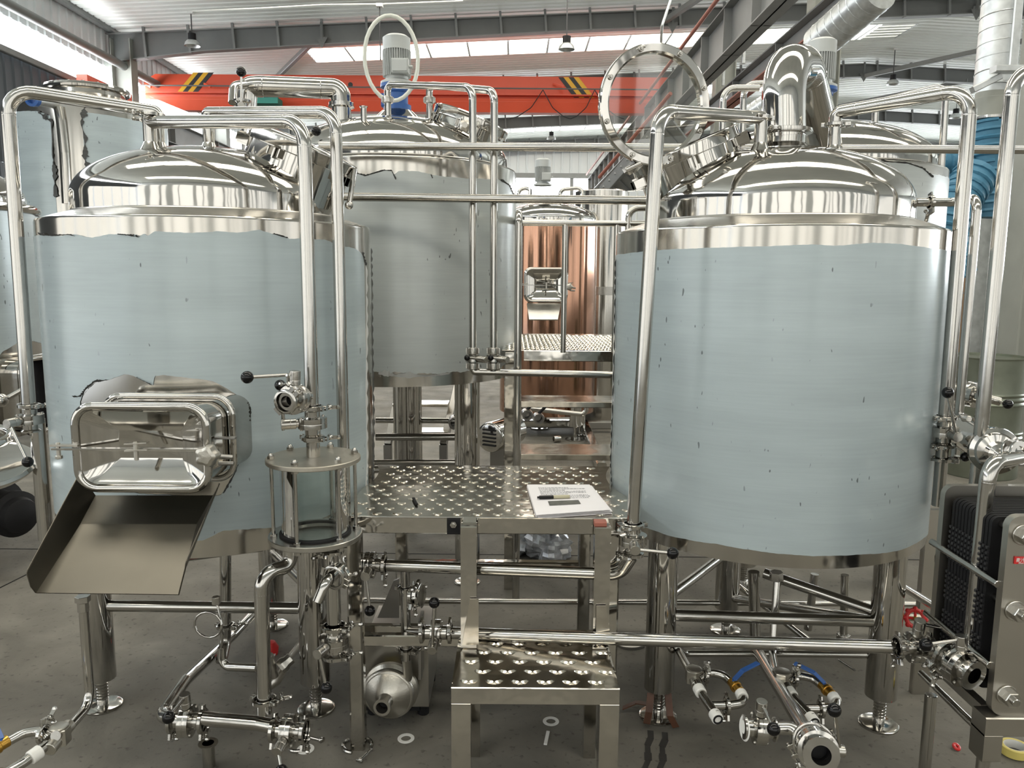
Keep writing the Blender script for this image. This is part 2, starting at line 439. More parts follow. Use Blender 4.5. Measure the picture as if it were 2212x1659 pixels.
# rafters with web stiffeners
def rafter(i, Y, dz=.38):
    t = thing('rafter', (XL, Y, 6.6), ['dark grey tapered roof rafter above the orange crane, nearest of the row', 'dark grey roof rafter just behind the orange crane', 'dark grey roof rafter seen under the orange crane', 'farthest dark roof rafter against the far wall'][i], 'rafter', 'roof rafters across the hall')
    m = MB()
    X = [XL, XL + 2.2, 1.05, XRIDGE, 2 * XRIDGE - 1.05, XR]; top = [roofz(x) - .12 for x in X]; dep = [.62, .46, .36, .36, .36, .5]
    lo = [a - d for a, d in zip(top, dep)]
    for k in range(5):
        m.prism([(X[k], Y - .01, lo[k]), (X[k + 1], Y - .01, lo[k + 1]), (X[k + 1], Y - .01, top[k + 1]), (X[k], Y - .01, top[k])], (0, .02, 0))
    link('web', m, 'rafter', t)
    m = MB()
    for k in range(5):
        m.bar((X[k], Y, top[k]), (X[k + 1], Y, top[k + 1]), .2, .02, ch=0); m.bar((X[k], Y, lo[k]), (X[k + 1], Y, lo[k + 1]), .2, .02, ch=0)
    link('flange', m, 'beam', t)
    x = XL + .9
    while x < 2 * XRIDGE:
        for k in range(5):
            if X[k] <= x < X[k + 1]:
                f = (x - X[k]) / (X[k + 1] - X[k]); a = top[k] + f * (top[k + 1] - top[k]); b = lo[k] + f * (lo[k + 1] - lo[k])
        m = MB(); m.bar((x, Y - .05, b - .02), (x - .04, Y - .05, a + .12), .05, .08, ch=0); link('stiffener', m, 'beam', t)
        x += 1.02
    for x in (-4.4, 1.6 + XRIDGE - 10.5 + 2, XRIDGE):
        m = MB(); z = roofz(x) - .5
        m.prism([(x - .14, Y - .12, z + .1), (x + .14, Y - .12, z + .1), (x, Y - .12, z - .14)], (0, .02, 0)); m.bar((x, Y - .11, z), (x, Y - .11, z + .42), .06, .03)
        link('bracket_plate', m, 'rafter', t)
for i, Y in enumerate((19.0, 24.8, 30.8, 36.3)): rafter(i, Y)
# roof bracing tubes
for i, (a, b) in enumerate((((-4.4, 19.2, 7.2), (-7.5, 24.6, 7.05)), ((3.4, 18.9, 7.35), (5.2, 13.0, 7.45)), ((XRIDGE, 19, 7.7), (14.5, 14.0, 7.5)), ((XRIDGE, 24.8, 7.6), (XRIDGE + 3.4, 19.0, 7.5)), ((XRIDGE - .1, 30.8, 7.6), (XRIDGE + 3.2, 24.8, 7.5)))):
    m = MB(); m.bar(a, b, .12, .12)
    tag(link('roof_brace', m, 'beam', org=a), ['slim roof brace tube near the left rafter bracket', 'grey brace tube dropping to the rafter above the round glass lid', 'dark brace beam rising from the ridge at upper right', 'dark ridge brace between the first two rafters at right', 'dark ridge brace between the far rafters at right'][i], 'brace', 'roof braces')
# crane runway columns
def column(x, Y, top, label, name='steel_column'):
    t = thing(name, (x, Y, 0), label, 'column', 'steel columns of the hall')
    m = MB(); m.box((x - .22, Y - .006, .02), (x + .22, Y + .006, top)); link('web', m, 'column', t)
    for sx in (-1, 1):
        m = MB(); m.box((x + sx * .22 - .01, Y - .16, .02), (x + sx * .22 + .01, Y + .16, top)); link('flange', m, 'column', t)
    m = MB(); m.box((x - .28, Y - .2, 0), (x + .28, Y + .2, .025)); link('base_plate', m, 'column', t)
    m = MB()
    for z in (2.2, 4.1): m.box((x - .21, Y - .14, z), (x + .21, Y + .14, z + .015))
    link('stiffener', m, 'column', t)
column(4.62, 7.0, 7.6, 'grey-green steel column at the right edge behind the tall pipe')
column(4.85, 13.0, 7.6, 'grey-green steel column behind the right grey motor')
column(4.85, 19.0, 7.4, 'grey-green steel column behind the red pipe and runway beam')
column(4.85, 25.0, 7.3, 'steel column seen through the round glass lid')
column(4.85, 31.0, 7.3, 'farthest steel column of the runway row')
column(-9.0, 19.0, 6.9, 'grey corner column where the left wall meets the first rafter')
column(-9.0, 25.0, 6.9, 'grey wall column beyond the orange crane at left')
column(-9.0, 31.0, 6.9, 'far grey wall column on the left side')
column(-9.0, 36.3, 6.9, 'farthest grey wall column in the left corner')
# runway beams
def ibeam(name, x, z0, z1, y0, y1, w, label, mt='beam', st=1.0, under=None):
    t = thing(name, (x, y0, z0), label, 'beam')
    m = MB(); m.box((x - .012, y0, z0), (x + .012, y1, z1)); link('web', m, mt, t)
    m = MB(); m.box((x - w / 2, y0, z1 - .02), (x + w / 2, y1, z1)); link('flange', m, mt, t)
    m = MB(); m.box((x - w / 2, y0, z0), (x + w / 2, y1, z0 + .02)); link('flange', m, under or mt, t)
    y = y0 + .5
    while y < y1:
        m = MB(); m.box((x - w / 2 + .01, y, z0), (x + w / 2 - .01, y + .03, z1)); link('stiffener', m, mt, t); y += st
    return t
ibeam('runway_beam', 3.42, 5.08, 5.80, 8, 36, .30, 'grey steel crane runway beam with web stiffeners descending to the round lid', st=1.5)
ibeam('runway_beam', 3.82, 4.62, 4.92, 9.0, 36, .26, 'second grey beam with reddish underside right of the runway beam', under='redrust', st=2.2)
ibeam('runway_beam', -8.75, 4.85, 5.4, 17.2, 36, .3, 'crane runway beam along the left wall', 'beam', st=3)
m = MB(); m.box((-8.9, 16.7, 5.40), (-8.68, 18.6, 5.60)); tag(link('end_carriage', m, 'orange', org=(-8.8, 17, 5.45)), 'orange end carriage of the crane on the left runway', 'carriage')
m = MB(); m.cyl((3.16, 8, 5.9), (3.16, 35, 5.9), .035, 10); tag(link('red_pipe', m, 'redrust', org=(3.16, 8, 5.9)), 'slim red pipe running down along the runway beam', 'pipe')
m = MB(); m.tube([P(1455, -20, 17), P(1430, 55, 17), P(1427, 110, 17.5)], .03, n=8); tag(link('conduit', m, 'galv', org=P(1455, -20, 17)), 'thin white conduit curving down to the round lid', 'conduit')
RB = bpy.data.objects['runway_beam.001']
for i, (px, y0, y1, Y) in enumerate(((1610, 40, 137, 13), (1565, 105, 185, 15.5), (1520, 155, 250, 18))):
    m = MB(); m.bar(P(px, y0, Y), VD(P(px, y0, Y), y1), .05, .05); link('hanger_rod', m, 'galv', RB)
# ladder-like stair stringer low behind the round lid
t = thing('steel_stair', P(1300, 400, 14), 'dark steel stair with orange handrail behind the round lid', 'stair')
a, b = P(1300, 415, 14.0), P(1455, 240, 12.0)
m = MB(); m.bar(a, b, .06, .22); m.bar(a + V((.5, .6, -.35)), b + V((.5, .6, -.35)), .06, .22); link('stringer', m, 'rafter', t)
for k in range(11):
    f = k / 11; p = a.lerp(b, f)
    m = MB(); m.bar(p, p + V((.5, .6, -.35)), .2, .04); link('tread', m, 'beam', t)
m = MB(); m.tube([a + V((-.05, 0, .25)), b + V((-.05, 0, .25))], .03, n=8)
link('handrail', m, 'redrust', t)

# orange crane
YC = 20.7
t = thing('bridge_crane', (0, YC, 5.85), 'orange overhead bridge crane girder with yellow and black stripes', 'crane')
def c(px, py): return P(px, py, YC)
xl, xr = c(262, 200).x, c(1462, 200).x
zt, zm, z2, zb = c(820, 163).z, c(820, 204).z, c(820, 217).z, c(820, 243).z
xch = c(335, 155).x
m = MB(); m.prism([(xl, YC, zt - .48), (xch, YC, zt), (xr, YC, zt), (xr, YC, z2), (xl, YC, z2)], (0, .5, 0)); link('girder', m, 'orange', t)
m = MB(); m.box((c(280, 200).x, YC - .16, zm - .03), (xr, YC + .1, zm)); m.box((c(330, 200).x, YC - .2, zm - .2), (xr, YC - .02, zm - .17)); link('walkway_rail', m, 'orange', t)
m = MB(); m.prism([(c(330, 200).x, YC - .22, z2 + .02), (xr, YC - .22, z2 + .02), (xr, YC - .12, zb), (c(400, 200).x, YC - .12, zb)], (0, .3, 0)); link('lower_flange', m, 'orange', t)
def stripe(px, px2, py0, py1, dx, col):
    m = MB(); m.prism([(c(px, py0).x, YC - .012, c(px, py0).z), (c(px2, py0).x, YC - .012, c(px2, py0).z), (c(px2 + dx, py1).x, YC - .012, c(px2, py1).z), (c(px + dx, py1).x, YC - .012, c(px, py1).z)], (0, .008, 0)); link('hazard_stripe', m, col, t)
for k in range(4):
    stripe(418 + 11 * k, 429 + 11 * k, 157, 201, -36, 'yellow' if k % 2 == 0 else 'black')
    stripe(1206 + 11 * k, 1217 + 11 * k, 167, 211, 34, 'black' if k % 2 == 0 else 'yellow')
for px in (316, 443, 1195):
    m = MB(); m.bar(c(px, 182) - V((0, .05, 0)), c(px + 22, 194) - V((0, .3, 0)), .04, .05); link('bracket', m, 'orange', t)
for px in (757, 900):
    m = MB(); m.cyl(c(px, 183) - V((0, .012, 0)), c(px, 183) - V((0, -.002, 0)), .06, 14); link('port_hole', m, 'black', t)
for px in (600, 1160):
    m = MB(); m.box(c(px, 163) + V((-.01, -.008, -.0)), c(px, 204) + V((.01, 0, 0))); link('weld_seam', m, 'orange', t)
m = MB(); m.tube([c(300, 190) - V((0, .3, 0)), c(1460, 200) - V((0, .3, 0))], .018, n=6); link('cable_rail', m, 'rafter', t)
xs = [985, 1040, 1075, 1172, 1282, 1340]
m = MB()
for a, b in ((930, 985), (1172, 1100), (1172, 1230), (1282, 1230), (1282, 1345)):
    pts = [c(a, 200) - V((0, .3, 0)), c(a + (b - a) * .35, 238) - V((0, .3, 0)), c(a + (b - a) * .75, 257) - V((0, .3, 0)), c(b, 262) - V((0, .3, 0))]
    m.tube(pts, .012, n=6, bend=.3)
link('festoon_cable', m, 'black', t)
t = thing('hoist', c(590, 235), 'green hoist box under the orange crane behind the steam pipe', 'hoist')
m = MB(); m.box(c(548, 223) - V((0, .7, 0)), c(618, 236) - V((0, .3, 0))); link('housing', m, 'green', t)
m = MB(); m.cyl(c(595, 222) - V((0, .6, 0)), c(612, 215) - V((0, .5, 0)), .07, 12); link('drum', m, 'green', t)
m = MB(); m.tube([c(572, 212) - V((0, .6, 0)), c(590, 222) - V((0, .6, 0)), c(610, 219) - V((0, .6, 0))], .02, n=6); link('cable', m, 'black', t)
# hanging lamps
def lamp(px, py, Y, ytop, label, s=1.0):
    for _ in range(8):
        q = P(px, ytop, Y); Y = Y * (roofz(q.x) - H) / (q.z - H)
    p = P(px, py, Y); q = VD(p, ytop)
    t = thing('pendant_lamp', p, label, 'lamp', 'high bay pendant lamps')
    m = MB(); m.tube([p + V((0, 0, .12 * s)), q], .012, n=6); link('cord', m, 'black', t)
    m = MB(); m.cyl(p + V((0, 0, 0)), p + V((0, 0, .13 * s)), .085 * s, 16); link('driver_cap', m, 'rubber', t)
    m = MB(); m.lathe(p, (0, 0, -1), [(.03, 0), (.10 * s, .01), (.15 * s, .06 * s), (.17 * s, .13 * s), (.165 * s, .13 * s), (.14 * s, .06 * s), (.08 * s, .02)], 20); link('lamp_shade', m, 'galv', t)
    m = MB(); m.box(q - V((.06, .06, .04)), q + V((.06, .06, .02))); link('junction_box', m, 'white', t)
lamp(415, 86, 16.3, 26, 'pendant lamp hanging in front of the left end of the first rafter')
lamp(1224, 93, 16.3, -60, 'pendant lamp left of the round glass lid')
lamp(1191, 293, 26.5, 247, 'small far pendant lamp below the orange crane')
lamp(1929, 172, 21, 105, 'pendant lamp with looped cord under the ridge at right')
lamp(2065, 245, 27, 218, 'small far pendant lamp in front of the tall right pipe bend', 1.2)
p = P(820, 12, 16.3); t = thing('power_cord', p, 'black cord hanging from a ceiling box above the centre motor', 'cord')
m = MB(); m.tube([p, VD(p, 40), VD(p, 130)], .012, n=6); link('cord', m, 'black', t)
m = MB(); m.box(p - V((.06, .06, .03)), p + V((.06, .06, .03))); link('junction_box', m, 'white', t)
m = MB(); m.tube([P(415, 24, 16.3), P(560, 18, 16.3), P(700, 10, 16.3), P(820, 9, 16.3), P(1000, 2, 16.3)], .014, n=6, bend=.3)
tag(link('ceiling_cable', m, 'white', org=P(415, 24, 16.3)), 'thin white cable running under the roof between ceiling boxes', 'cable')

# ------------------------------------------------------------------ fittings
def clampmesh(c0, ax, r, side=None, w=.014):
    c0 = V(c0); a, b, x = frame(ax)
    s = V(side) if side is not None else a
    s = (s - x * s.dot(x)).normalized(); t = x.cross(s)
    m = MB(); m.lathe(c0, x, [(r * .9, -w / 2), (r * 1.0, -w / 2), (r * 1.15, -w * .35), (r * 1.15, w * .35), (r, w / 2), (r * .9, w / 2)], 24)
    for sg in (-1, 1):
        m.bar(c0 + s * r * 1.05 + t * sg * r * .28, c0 + s * (r * 1.05 + .018) + t * sg * r * .28, .009, w)
        m.bar(c0 - s * r * 1.05 + t * sg * .006, c0 - s * (r * 1.05 + .012) + t * sg * .006, .005, w)
    m.cyl(c0 + s * (r * 1.05 + .012) - t * r * .5, c0 + s * (r * 1.05 + .012) + t * (r * .5 + .022), .0035, 8)
    return m, c0 + s * (r * 1.05 + .012) + t * (r * .5 + .012), s, t, x
def clamp(parent, c0, ax, r, side=None, w=.014, mt='pipe'):
    m, wp, s, t, x = clampmesh(c0, ax, r, side, w)
    o = link('pipe_clamp', m, mt, parent)
    m = MB(); m.cyl(wp - t * .006, wp + t * .008, .0075, 10)
    for sg in (-1, 1):
        m.bar(wp + t * .002, wp + t * .016 + s * sg * .016, .005, .012, up=x); m.ball(wp + t * .018 + s * sg * .018, .0075, 8)
    if parent.parent is None: link('wing_nut', m, mt, o)
    return o
def union(parent, c0, ax, r, n=8):
    m = MB(); m.lathe(c0, ax, [(r * .9, -.016), (r * 1.45, -.016), (r * 1.6, -.012), (r * 1.6, .012), (r * 1.45, .016), (r * .9, .016)], n * 2)
    a, b, x = frame(ax)
    for k in range(n):
        t = 2 * pi * k / n; d = a * cos(t) + b * sin(t)
        m.bar(V(c0) + d * r * 1.5, V(c0) + d * r * 1.78, r * .45, .024, up=x)
    return link('union_nut', m, 'satin', parent)
def pipe(label, pts, r, bend=.06, clamps=(), welds=True, mt='pipe', name='process_pipe', unions=(), group=None, n=20):
    m = MB(); m.tube(pts, r, bend, n)
    if welds:
        P_ = [V(p) for p in pts]
        for i in range(1, len(P_) - 1):
            for q in (P_[i - 1], P_[i + 1]):
                d = (q - P_[i]); L = d.length; d.normalize()
                ang = (P_[i - 1] - P_[i]).angle(P_[i + 1] - P_[i])
                if ang > 2.9 or L < bend * 2: continue
                tt = bend / tan(ang / 2) + .004
                m.lathe(P_[i] + d * tt, d, [(r * .99, -.0035), (r * 1.022, 0), (r * .99, .0035)], n)
    o = tag(link(name, m, mt, org=pts[0]), label, 'pipe', group)
    for c0, ax, side in clamps: clamp(o, c0, ax, r * 1.45, side)
    for c0, ax in unions: union(o, c0, ax, r)
    return o
def valve(label, c0, ax, hub, knob, r=.021, br=.045, clamps='both', side=None, name='butterfly_valve', kr=.0185, openend=0, rot=(1, 0, 0)):
    c0 = V(c0); ax = V(ax).normalized(); hub = V(hub); knob = V(knob)
    t = thing(name, c0, label, 'valve', 'butterfly valves')
    ri = r * .82; q = r * 1.5
    m = MB(); m.lathe(c0, ax, [(ri, -.046), (q, -.046), (q, -.041), (r * 1.15, -.036), (r * 1.15, -.020), (br * .8, -.018), (br, -.016), (br, -.002), (br * .985, -.001), (br * .985, .001), (br, .002), (br, .016), (br * .8, .018), (r * 1.15, .020), (r * 1.15, .036), (q, .041), (q, .046), (ri, .046), (ri, -.046)], 32)
    link('valve_body', m, 'pipe', t)
    a, b, x = frame(ax)
    for k in range(4):
        d = a * cos(pi / 4 + k * pi / 2) + b * sin(pi / 4 + k * pi / 2)
        m = MB(); m.cyl(c0 + d * br * .86 - x * .021, c0 + d * br * .86 + x * .021, .0045, 8); link('bolt', m, 'satin', t)
    m = MB(); m.cyl(c0 - x * .0015, c0 + x * .0015, ri, 20); link('disc', m, 'dkmetal' if r < .028 else 'rubber', t)  # disc colour darkened to stand in for the shaded bore
    m = MB(); m.ring(c0, x, ri * .96, ri * 1.02, .03); link('seat_ring', m, 'rubber', t)
    hd = (hub - c0).normalized(); L = (hub - c0).length
    m = MB(); m.cyl(c0 + hd * br * .9, hub - hd * .022, .0125, 18); m.lathe(hub - hd * .034, hd, [(0, 0), (.0155, 0), (.0165, .001), (.0165, .016), (.0155, .0175), (.0165, .019), (.0165, .043), (.0155, .045), (0, .045)], 22)
    h = link('stem_hub', m, 'satin', t)
    m = MB(); m.cyl(hub, knob, .0055, 10); link('lever', m, 'pipe', t)
    m = MB(); m.ball(knob, kr, 20); link('knob', m, 'ball', t)
    if clamps in ('both', 'neg'): clamp(t, c0 - x * .048, ax, q * 1.02, side)
    if clamps in ('both', 'pos'): clamp(t, c0 + x * .048, ax, q * 1.02, side)
    return t

# ------------------------------------------------------------------ tanks
class Tank:
    def __init__(s, x, y, R): s.c = V((x, y, 0)); s.R = R; s.f0 = atan2(-y, -x); s.d = hypot(x, y)
    def pt(s, th, z, R=None):
        R = s.R if R is None else R; a = s.f0 + th
        return V((s.c.x + R * cos(a), s.c.y + R * sin(a), z))
    def hit(s, px, py, R=None):
        R = s.R if R is None else R
        r = ray(px, py); h = hypot(r.x, r.y); dx, dy = r.x / h, r.y / h
        b = dx * s.c.x + dy * s.c.y; q = b * b - s.c.x ** 2 - s.c.y ** 2 + R * R
        t = b - sqrt(max(q, 0)); x, y = dx * t, dy * t
        th = (atan2(y - s.c.y, x - s.c.x) - s.f0 + pi) % (2 * pi) - pi
        return th, H + r.z / h * t, V((x, y, H + r.z / h * t))
def interp(L, x):
    if x <= L[0][0]: return L[0][1]
    for (a, b), (c_, d) in zip(L, L[1:]):
        if x <= c_: return b + (d - b) * (x - a) / max(c_ - a, 1e-6)
    return L[-1][1]
def rnd(th, k=1.0, s=0):
    return k * (.5 * sin(th * 31 + s) + .3 * sin(th * 67 + 2 * s) + .2 * sin(th * 139 + s) + .35 * sin(th * 11 + s))
def film(T, top, bot, parent, m_, jt=.0015, jb=.0015, hole=None, th0=-1.9, th1=1.9, off=.002, n=420, seed=0):
    TL = sorted((T.hit(*p)[0], T.hit(*p)[1]) for p in top); BL = sorted((T.hit(*p)[0], T.hit(*p)[1]) for p in bot)
    if hole: HU = sorted((T.hit(*p)[0], T.hit(*p)[1]) for p in hole[0]); HL = sorted((T.hit(*p)[0], T.hit(*p)[1]) for p in hole[1])
    vs = []; fs = []
    def seg(a, b, lo, hi, k=10):
        n0 = len(vs)
        for j in range(k + 1):
            f = j / k
            vs.append(T.pt(a, lo[0] + (hi[0] - lo[0]) * f, T.R + off)); vs.append(T.pt(b, lo[1] + (hi[1] - lo[1]) * f, T.R + off))
        for j in range(k): fs.append((n0 + 2 * j, n0 + 2 * j + 1, n0 + 2 * j + 3, n0 + 2 * j + 2))
    for i in range(n):
        a = th0 + (th1 - th0) * i / n; b = th0 + (th1 - th0) * (i + 1) / n
        zt = [interp(TL, x) + rnd(x, jt, seed) for x in (a, b)]; zb = [interp(BL, x) + rnd(x, jb, seed + 2) for x in (a, b)]
        if hole and HU[0][0] < (a + b) / 2 < HU[-1][0]:
            hu = [interp(HU, x) + rnd(x, .0015, 4) for x in (a, b)]; hl = [interp(HL, x) + rnd(x, .0015, 5) for x in (a, b)]
            seg(a, b, zb, hl); seg(a, b, hu, zt)
        else: seg(a, b, zb, zt)
    m = MB(); m.add(vs, fs)
    return link('protective_film', m, m_, parent)
def tear(T, pts, parent, wmin=.003, wmax=.012, seed=1, off=.004, mt='tear'):   # dark ragged edge of peeled film along pixel points
    R = random.Random(seed); vs = []; fs = []; L = []
    for (a, b) in zip(pts, pts[1:]):
        for k in range(14):
            f = k / 14; L.append((a[0] + (b[0] - a[0]) * f, a[1] + (b[1] - a[1]) * f))
    k0 = 0
    for i, p in enumerate(L):
        th, z, _ = T.hit(*p); w = wmin + (wmax - wmin) * abs(sin(i * .23 + seed) * sin(i * .071 + 2 * seed)) ** 1.5 * R.uniform(.5, 1.3) + R.uniform(0, .0025)
        if i + 1 < len(L): q = T.hit(*L[i + 1])
        d = V((q[0] - th, q[1] - z)) ; dth, dz = q[0] - th, q[1] - z
        l = hypot(dth * T.R, dz) or 1; nx, nz = -dz / l, dth * T.R / l
        o2 = off + .006 * abs(sin(i * .9))
        vs.append(T.pt(th + nx * w / T.R, z + nz * w, T.R + o2)); vs.append(T.pt(th - nx * w * .5 / T.R, z - nz * w * .5, T.R + off * .8))
        if i: n = len(vs); fs.append((n - 4, n - 3, n - 1, n - 2))
    m = MB(); m.add(vs, fs); return link('torn_film_edge', m, mt, parent)
def legs(T, t, pos, ztop, r=.055, zlow=.115, foot=.07):
    for p in pos:
        p = V(p); m = MB(); m.cyl((p.x, p.y, zlow), (p.x, p.y, ztop), r, 28); l = link('leg', m, 'mirror', t)
        m = MB(); m.cyl((p.x, p.y, .01), (p.x, p.y, zlow + .01), .021, 16)
        for k in range(6): m.ring((p.x, p.y, .03 + k * .012), (0, 0, 1), .02, .0225, .006, 16)
        link('levelling_screw', m, 'pipe', l)
        m = MB(); m.lathe((p.x, p.y, 0), (0, 0, 1), [(0, 0), (foot, 0), (foot, .006), (foot * .9, .010), (.03, .013), (0, .013)], 32); link('foot_plate', m, 'pipe', l)
def brace(t, p, q, r=.0215):
    m = MB(); m.cyl(p, q, r, 18); return link('brace_tube', m, 'pipe', t)
def shell(T, t, zb, zt, rim, zr, apex, sh=.06, weld=True, cm='jacket', dm='mirror'):
    c0 = T.c
    m = MB(); m.lathe(c0, (0, 0, 1), [(T.R - .02, zb), (T.R, zb), (T.R, zb + .004), (T.R, (zb + zt) / 2), (T.R, zt - .012), (T.R - .004, zt - .003), (T.R - .012, zt)], 128)
    link('jacket', m, cm, t)
    m = MB(); m.lathe(c0, (0, 0, 1), [(T.R - .012, zt), (T.R - .05, zt + (zr - zt) * .45), (rim + .02, zr - .004), (rim + .002, zr)], 96); link('shoulder', m, 'satin', t)
    m = MB(); m.lathe(c0, (0, 0, 1), [(T.R - .01, zb + .012), (T.R * .7, zb - .0), (0, zb - .03)], 64); link('bottom_dish', m, 'dkmetal', t)
    pr = [(rim, zr), (rim, zr + .008)]
    h0 = zr + sh
    N = 26
    for i in range(N + 1):
        a = i / N * pi / 2; e = .80
        pr.append((rim * cos(a) ** .92 if i < N else 0, h0 + (apex - h0) * sin(a)))
    m = MB(); m.lathe(c0, (0, 0, 1), pr, 128); d = link('dome', m, dm, t)
    if weld:
        m = MB(); m.torus(c0 + V((0, 0, zr)), (0, 0, 1), rim + .001, .005, 128, 8); link('weld_ring', m, 'satin', t)
    return lambda r: h0 + (apex - h0) * sqrt(max(0, 1 - (min(r, rim) / rim) ** 2.17))
def nozzle(t, T, px, py, Y, h, r, dz, base=True):
    p = P(px, py, Y); rr = hypot(p.x - T.c.x, p.y - T.c.y); z = dz(rr) - .01
    q = V((p.x, p.y, z)); m = MB(); m.cyl(q, q + V((0, 0, h)), r, 24)
    if base: m.lathe(q, (0, 0, 1), [(r * 1.6, .0), (r * 1.25, .014), (r, .028)], 24)
    m.lathe(q + V((0, 0, h)), (0, 0, 1), [(r, -.01), (r * 1.35, -.004), (r * 1.35, 0), (r * .8, 0)], 24)
    link('nozzle', m, 'pipe', t); return q + V((0, 0, h))

ZB, ZT = .718, 1.808
# ---- right front tank
RT = Tank(.98, 3.005, .587)
tR = thing('kettle_tank', (RT.c.x, RT.c.y, 0), 'front right brewing tank with raised round glass lid and plain blue-grey film', 'tank')
dR = shell(RT, tR, ZB, ZT, .472, 1.842, 2.112)
RFL, RFR, RBL = G(1421, 1547), G(1897, 1565), G(1567, 1362)
legs(RT, tR, (RFL, RFR, RBL), ZB + .03)
film(RT, [(1330, 552), (1355, 548), (1420, 540), (1500, 537), (1600, 533), (1690, 531), (1750, 528), (1800, 531), (1890, 524), (1950, 528), (2000, 535), (2045, 541)],
     [(1332, 1100), (1375, 1130), (1450, 1158), (1550, 1175), (1650, 1192), (1750, 1200), (1850, 1198), (1935, 1190), (1990, 1165), (2008, 1150)], tR, 'film', jt=.001, jb=.001)
tear(RT, [(1333, 560), (1332, 640), (1330, 760), (1326, 900), (1322, 1000), (1325, 1060)], tR, .002, .008, 3)
a = VD(RFL, 1328); b = VD(RFR, 1343); brace(tR, a, b)
brace(tR, VD(RFL, 1300), VD(RBL, 1190), .02); brace(tR, VD(RBL, 1290), V((RFR.x, RFR.y, .40)) , .018); brace(tR, P(1650, 1238, 2.95), VD(RFR, 1330), .02)
for px in (1660,):
    pass
# ---- left front tank
LT = Tank(-1.138, 3.04, .587)
tL = thing('mash_tank', (LT.c.x, LT.c.y, 0), 'front left brewing tank with rectangular grain-out door and torn blue-grey film', 'tank')
dL = shell(LT, tL, .722, 1.824, .475, 1.853, 2.10)
LFL, LFR, LBK = G(222, 1525), G(683, 1532), G(590, 1352)
legs(LT, tL, (LFL, LFR, LBK), .75)
film(LT, [(88, 508), (100, 507), (120, 511), (140, 508), (160, 506), (200, 513), (235, 507), (265, 505), (285, 509), (295, 507), (300, 512), (312, 506), (320, 510), (335, 499), (400, 503), (470, 500), (510, 503), (560, 497), (590, 506), (620, 511), (624, 516), (650, 515), (700, 518), (735, 532), (765, 536), (778, 545), (786, 560)],
     [(110, 1100), (200, 1150), (438, 1167), (460, 1157), (481, 1147), (520, 1143), (560, 1141), (640, 1135), (700, 1118), (760, 1085), (786, 1060)], tL, 'film',
     hole=([(174, 868), (180, 850), (185, 838), (205, 823), (235, 820), (270, 808), (290, 812), (310, 822), (332, 832), (334, 812), (355, 811), (400, 815), (460, 823), (490, 838), (515, 855), (535, 870), (540, 884)],
           [(174, 872), (200, 1050), (470, 1070), (478, 1068), (505, 1025), (520, 985), (532, 930), (540, 884)]),
     th1=LT.hit(790, 800)[0])
tear(LT, [(802, 535), (803, 600), (802, 700), (804, 800), (806, 900), (805, 1000), (803, 1050)], tL, .004, .016, 1, off=.001)
tear(LT, [(780, 545), (788, 575)], tL, .001, .006, 5)
tear(LT, [(160, 857), (176, 856), (188, 840), (207, 824), (237, 820)], tL, .0005, .004, 7)
tear(LT, [(296, 815), (332, 833)], tL, .0005, .003, 8); tear(LT, [(534, 868), (541, 885), (536, 920), (528, 960), (505, 1025), (480, 1068)], tL, .0005, .005, 9)
tear(LT, [(86, 506), (110, 509), (150, 507), (165, 510)], tL, .0005, .005, 10); tear(LT, [(255, 506), (285, 509), (302, 512)], tL, .0005, .004, 11); tear(LT, [(590, 505), (622, 515)], tL, .0005, .003, 12)
brace(tL, VD(LFL, 1308), VD(LFR, 1314)); brace(tL, VD(LFR, 1280), VD(LBK, 1190), .018); brace(tL, V((LFL.x, LFL.y, .55)), VD(LBK, 1180), .02)
